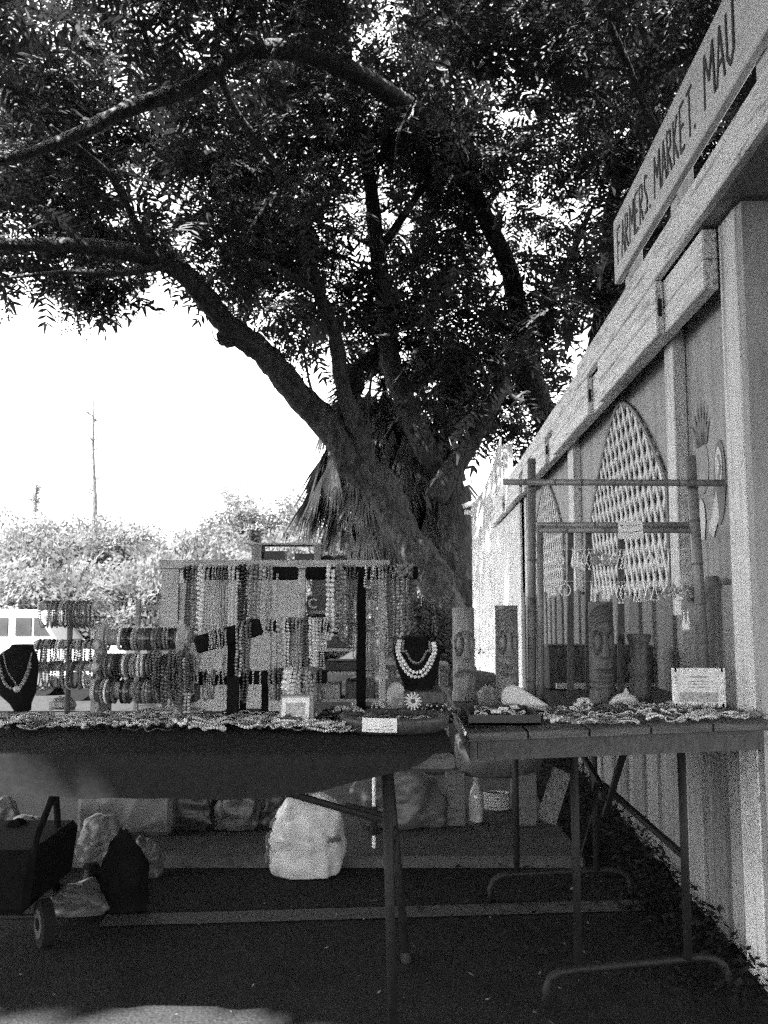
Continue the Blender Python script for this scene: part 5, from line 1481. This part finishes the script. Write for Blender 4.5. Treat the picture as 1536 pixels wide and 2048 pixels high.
# little rack with black boxes on top of the hutch
lr = root("small_shelf", (hx(570), 4.9, hz(1120)), "little wooden shelf standing on top of the hutch", "shelf")
mb = MB(); mb.box2((hx(492), Dh0 + .02, hz(1089)), (hx(642), Dh0 + .22, hz(1085))); mb.build("shelf_board", RAWWOOD, lr)
for (x0, x1) in ((500, 511), (511.5, 520), (626, 640)):
    mb = MB(); mb.box2((hx(x0), Dh0 + .03, hz(1119.6)), (hx(x1), Dh0 + .19, hz(1089.3))); mb.build("shelf_leg", GREYWOOD, lr)
for (x0, x1, y0, lab) in ((526, 567, 1101, "black box under the little shelf, next to its double leg"), (587, 624, 1106, "flatter black box under the little shelf by its single leg")):
    mb = MB(); mb.box2((hx(x0), Dh0 + .04, hz(1119.5)), (hx(x1), Dh0 + .16, hz(y0))); o = mb.build("black_box", BLACKPLASTIC, loc=(hx((x0 + x1) / 2), Dh0 + .1, hz(1119.5))); tag(o, lab, "box")
for k, (px, w) in enumerate(((655, 20), (678, 16))):
    c = P(px, 1119, Dh0 + .1); mb = MB(); loft(mb, [(c.x, Dh0 + .1, hz(1120) + h, w / F * 4.8 * q, .03 * q) for h, q in ((.001, .9), (.012, 1), (.024, .6), (.028, .2))], 12, 2, .1)
    o = mb.build("folded_rag", BAGGREY if k else BAGDARK, loc=(c.x, Dh0 + .1, hz(1120))); tag(o, ("dark crumpled rag on the hutch top", "grey crumpled rag on the hutch top")[k], "rag")
# rail beside the hutch
rl = root("wooden_rail", (P(290, 1300, 5.6).x, 5.6, 0), "thin wooden rail frame beside the hutch", "rail")
xa, xb = P(276, 1250, 5.6).x, P(322, 1250, 5.6).x
for x in (xa, xb):
    mb = MB(); mb.box2((x - .012, 5.58, 0), (x + .012, 5.62, P(276, 1198, 5.6).z)); mb.build("post", GREYWOOD, rl)
for py in (1212, 1218):
    z = P(276, py, 5.6).z; mb = MB(); mb.box2((xa + .013, 5.585, z - .006), (xb - .013, 5.615, z + .006)); mb.build("rail_bar", GREYWOOD, rl)
# log pile / boards between hutch and tikis
for k, (px0, px1, py, D, lab) in enumerate(((770, 900, 1330, 5.6, "long plank lying across the trestle behind the beaded bust"), (780, 905, 1385, 5.5, "lower plank of the trestle behind the beaded bust"))):
    a, b = P(px0, py, D), P(px1, py, D); mb = MB(); mb.box2((a.x, D, a.z - .03), (b.x, D + .35, a.z)); o = mb.build("plank", GREYWOOD, loc=(a.x, D, a.z - .03)); tag(o, lab, "plank")
tz_ = P(780, 1330, 5.6).z - .031
for k, px in enumerate((785, 890)):
    x = P(px, 1330, 5.75).x; mb = MB(); mb.box2((x - .03, 5.86, .0), (x + .03, 5.93, tz_)); o = mb.build("trestle_post", GREYWOOD, loc=(x, 5.9, 0)); tag(o, ("grey timber post under the plank, hutch side", "grey timber post under the plank, tiki side")[k], "post")

# ================================================================== on the ground under the tables
def bag(px, base, top, wpx, material, label, depth=.55, z0=0.0, lean=0.0, seed=0, peak=.35, name="carrier_bag", power=2.6, cat="bag"):
    random.seed(seed + 100)
    g = G(px, base, z0); D = g.y; w = wpx / 2 / F * D; H = P(px, top, D).z - z0
    dy = w * depth; cy = D + dy
    mb = MB(); n = 46; secs = 26
    ph = [random.uniform(0, 6.28) for _ in range(6)]
    for i in range(secs):
        t = i / (secs - 1)
        f = (.86 + .14 * min(1, t * 6)) * (1 - (1 - peak) * max(0, (t - .45) / .55) ** 1.8) if t < .999 else peak * .8
        for j in range(n):
            a = 2 * math.pi * j / n; c, s = math.cos(a), math.sin(a)
            x = math.copysign(abs(c) ** (2 / power), c); y = math.copysign(abs(s) ** (2 / power), s)
            cre = 1 + .045 * math.sin(3 * a + ph[0] + 2.2 * t) + .035 * math.sin(7 * a + ph[1] - 5 * t) + .03 * math.sin(11 * a + 9 * t + ph[2]) * t + .025 * math.sin(14 * t + 2 * a + ph[3])
            mb.v.append(Vector((g.x + lean * t * w + x * w * f * cre, cy + y * dy * f * cre, z0 + H * t * (1 + .05 * math.sin(2 * a + ph[4]) * (t > .5)))))
    # sharp creases: sums of folded planes
    planes = []
    for q in range(11):
        d = Vector((random.gauss(0, 1), random.gauss(0, .6), random.gauss(0, .9))).normalized()
        planes.append((d, random.uniform(10, 46) * .16 / w, random.uniform(0, 6.28)))
    ctr = Vector((g.x, cy, z0 + H * .5))
    for q in mb.v:
        rel = q - ctr; e = 0.0
        for d, fr, ph_ in planes: e += (abs(((rel.dot(d) * fr + ph_) % 2) - 1) - .5) * 6.0 / fr * .055
        k_ = min(1, max(0, (q.z - z0) / (.12 * H)))
        q += rel.normalized() * e * (.25 + .75 * k_) * .5
        if q.z < z0 + .001: q.z = z0 + .001
    for i in range(secs - 1):
        for j in range(n):
            a, b = i * n + j, i * n + (j + 1) % n; mb.f.append((a, b, b + n, a + n))
    mb.f.append(tuple(reversed(range(n)))); mb.f.append(tuple((secs - 1) * n + j for j in range(n)))
    o = mb.build(name, material, loc=(g.x, cy, z0), smooth=False)
    md = o.modifiers.new("soft", 'SUBSURF'); md.levels = 1; md.render_levels = 1
    o.data.polygons.foreach_set("use_smooth", [True] * len(o.data.polygons))
    tag(o, label, cat)
    return o, g, w, dy, H
wb, g, w, dy, H = bag(606, 1764, 1598, 150, BAGWHITE, "bulging white shopping bag standing alone on the asphalt", .6, 0, .05, 3, .5)
mb = MB()                                      # the dark print at its edge and the faint word on its side
def on_bag(u, t, off=.004):
    a = -math.pi / 2 + u; c, s = math.cos(a), math.sin(a)
    x = math.copysign(abs(c) ** (2 / 2.6), c); y = math.copysign(abs(s) ** (2 / 2.6), s)
    f = (.86 + .14 * min(1, t * 6)) * (1 - .5 * max(0, (t - .45) / .55) ** 1.8)
    return Vector((g.x + .05 * t * w + x * w * (f * 1.07) , g.y + dy + y * dy * (f * 1.07) - off, H * t))
def stroke(mb, pts, r): mb.tube([on_bag(u, t) for u, t in pts], r, 5)
for (u, t0_, t1_) in ((-1.08, .62, .74), (-1.16, .40, .56), (-1.10, .20, .34), (-1.0, .50, .60), (-1.02, .30, .42)):
    stroke(mb, [(u, t0_), (u - .05, (t0_ + t1_) / 2), (u + .04, t1_)], .006)
ob = mb.build("printed_mark", PAPERINK, wb)
mb = MB()
for k in range(7):
    u = .52 + k * .07; stroke(mb, [(u, .46 + .02 * (k % 2)), (u + .02, .52 + .02 * ((k + 1) % 2)), (u + .04, .47)], .0028)
mb.build("printed_word", PAPERINK, wb)
sl = .046
bag(375, 1664, 1590, 100, BAGDARK, "dark square-bottomed bag standing between the pale box and a grey bag", .5, sl, 0, 5, .9, power=5)
bag(470, 1664, 1585, 92, BAGGREY, "creased grey bag with flat sides beside the dark square bag", .5, sl, .1, 6, .8, power=3.4)
bag(538, 1660, 1590, 62, BAGDARK, "slumped dark bag half hidden behind the white shopping bag", .6, sl, 0, 7, .8)
bag(800, 1663, 1548, 180, BAGGREY, "large grey sack with a torn pale top behind the table leg", .45, sl, -.12, 8, .62)
a, b = G(128, 1692, sl), G(326, 1692, sl); zt = P(128, 1590, a.y).z
mb = MB(); mb.box2((a.x, a.y + .14, sl + .002), (b.x, a.y + .42, zt)); o = mb.build("pale_carton", BAGPALE, loc=((a.x + b.x) / 2, a.y + .28, sl), bevel=.02); tag(o, "pale carton standing behind the heaped bags", "carton")
bag(190, 1740, 1636, 90, BAGPALE, "crumpled translucent plastic bag in front of the pale carton", .6, 0, .1, 9, .5)
bag(238, 1832, 1668, 92, BIN_BLACK, "dark peaked bundle leaning beside the cart", .6, 0, -.1, 10, .15)
bag(290, 1760, 1680, 60, BAGGREY, "limp grey bag slumped behind the dark bundle", .6, 0, -.2, 11, .4)
bag(150, 1838, 1776, 110, BAGGREY, "flattened grey paper sack beside the cart wheel", .5, 0, 0, 12, .5, name="paper_sack")
bag(40, 1745, 1640, 90, BAGPALE, "pale bundle of cloth piled on the slab near the cart", .6, 0, 0, 13, .5, name="cloth_bundle", cat="bundle")
bag(0, 1700, 1600, 60, BAGGREY, "grey sack standing behind the cloth bundle", .6, 0, 0, 14, .6)
random.seed(77)
# black hand cart at the edge of the frame
D = 2.92
ct = root("hand_cart", (P(20, 1850, D).x, D, 0), "black wheeled hand cart loaded with a dark tub", "cart")
x0, x1 = P(-130, 1800, D).x, P(72, 1800, D).x
mb = MB(); mb.add([(x, y, z) for z, k in ((.10, .92), (.30, 1.0)) for y in (D - .02, D + .40) for x in ((x0 + (1 - k) * .2), x1 - (1 - k) * .3)], BOXF); mb.build("tub", BIN_BLACK, ct, bevel=.02)
mb = MB(); mb.tube([P(66, 1720, D), P(75, 1670, D), P(98, 1612, D), P(108, 1585, D)], .011, 8); mb.build("handle", BIN_BLACK, ct)
mb = MB(); mb.tube([P(112, 1590, D + .3), P(116, 1650, D + .3), P(114, 1730, D + .3), P(112, 1800, D + .3)], .012, 8); mb.build("handle", BIN_BLACK, ct)
for (px, yy_) in ((90, D), (102, D + .40)):
    c = P(px, 1808, D); c = Vector((c.x, yy_, .072))
    ax = Vector((.82, .57, 0))
    mb = MB(); mb.tube([c - ax * .018, c + ax * .018], .072, 20); wh = mb.build("wheel", TYRE, ct)
    mb = MB(); mb.tube([c - ax * .021, c + ax * .021], .045, 16); mb.build("rim", HUB, wh)
    mb = MB(); mb.tube([c - ax * .023, c + ax * .023], .02, 12); mb.build("hub", BIN_BLACK, wh)
mb = MB(); mb.tube([(x0 + .02, D + .05, .072), (x1 + .03, D + .05, .072)], .01, 8); mb.build("axle", STEEL, ct)
mb = MB(); mb.tube([(x0 + .02, D + .35, .072), (x1 + .03, D + .35, .072)], .01, 8); mb.build("axle", STEEL, ct)
bag(8, 1757, 1648, 110, BIN_BLACK, "dark cloth heap stuffed into the tub of the hand cart", .5, .125, .1, 15, .35, name="cloth_heap", cat="cloth")
random.seed(78)
# thin metal stand behind the table leg
g = G(738, 1724)
ms = root("pole_stand", (g.x, g.y + .05, 0), "slim metal pole on a flat round foot behind the table leg", "stand")
mb = MB(); mb.tube([(g.x + .02, g.y + .05, .012), (g.x + .02, g.y + .05, .62)], .008, 8); mb.build("pole", WIRE, ms)
mb = MB(); mb.tube([(g.x + .02, g.y + .05, .10), (g.x + .02, g.y + .05, .22)], .016, 8); mb.build("collar", STEEL, ms)
mb = MB(); mb.lathe([(.07, .001), (.07, .012), (.03, .022)], (g.x + .02, g.y + .05, 0), 18); mb.build("foot", STEEL, ms)
# padded stool with block legs, bottle and plank behind the wooden table
gs = G(1000, 1655, sl); D = gs.y
st_ = root("padded_stool", (gs.x, D + .2, sl), "grey padded stool on thick wooden legs behind the wooden table", "stool")
za, zb_ = P(1000, 1490, D).z, P(1000, 1560, D).z
xa, xb = P(918, 1560, D).x, P(1094, 1560, D).x
mb = MB(); xm = (xa + xb) / 2; hw = (xb - xa) / 2
loft(mb, [(xm, D + .2, zb_, hw * .82, .16), (xm, D + .2, zb_ + .02, hw * .96, .19), (xm, D + .2, zb_ + .08, hw, .20), (xm, D + .2, za, hw * .98, .19), (xm, D + .2, za + .015, hw * .85, .16)], 28, 4); mb.build("cushion", BAGGREY, st_, smooth=True)
for (p0, p1, yy_) in ((893, 932, D + .02), (1036, 1076, D + .02), (905, 935, D + .34), (1045, 1075, D + .34)):
    mb = MB(); mb.box2((P(p0, 1600, D).x, yy_, sl), (P(p1, 1600, D).x, yy_ + .06, zb_ + .03)); mb.build("leg", TABLEWOOD, st_, bevel=.004)
c = G(955, 1650, sl); D2 = c.y + .06
mb = MB(); mb.lathe([(.030, .001), (.034, .01), (.034, .11), (.030, .14), (.013, .175), (.013, .20), (.015, .201), (.015, .215)], (c.x, D2, sl), 18); o = mb.build("plastic_bottle", mat("clear_bottle", .35, .1, .2, 20), loc=(c.x, D2, sl), smooth=True); tag(o, "clear plastic bottle standing under the padded stool", "bottle")
a, b = P(1092, 1655, 4.25), P(1118, 1545, 4.35)
mb = MB(); mb.bar((a.x, 4.25, sl + .01), (b.x + .02, 4.38, b.z), .09, .025, up=(0, 1, 0)); o = mb.build("leaning_board", PICKET, loc=(a.x, 4.25, sl)); tag(o, "grey board leaning beside the padded stool", "board")
# ring basket behind the bottle
c = G(1005, 1640, sl)
mb = MB()
for k in range(6): mb.tube([(c.x + .06 * math.cos(t), c.y + .22 + .04 * math.sin(t), sl + .008 + k * .014) for t in [2 * math.pi * i / 18 for i in range(19)]], .0065, 5)
o = mb.build("coiled_basket", RAWWOOD, loc=(c.x, c.y + .22, sl)); tag(o, "small coiled basket in the shade under the padded stool", "basket")
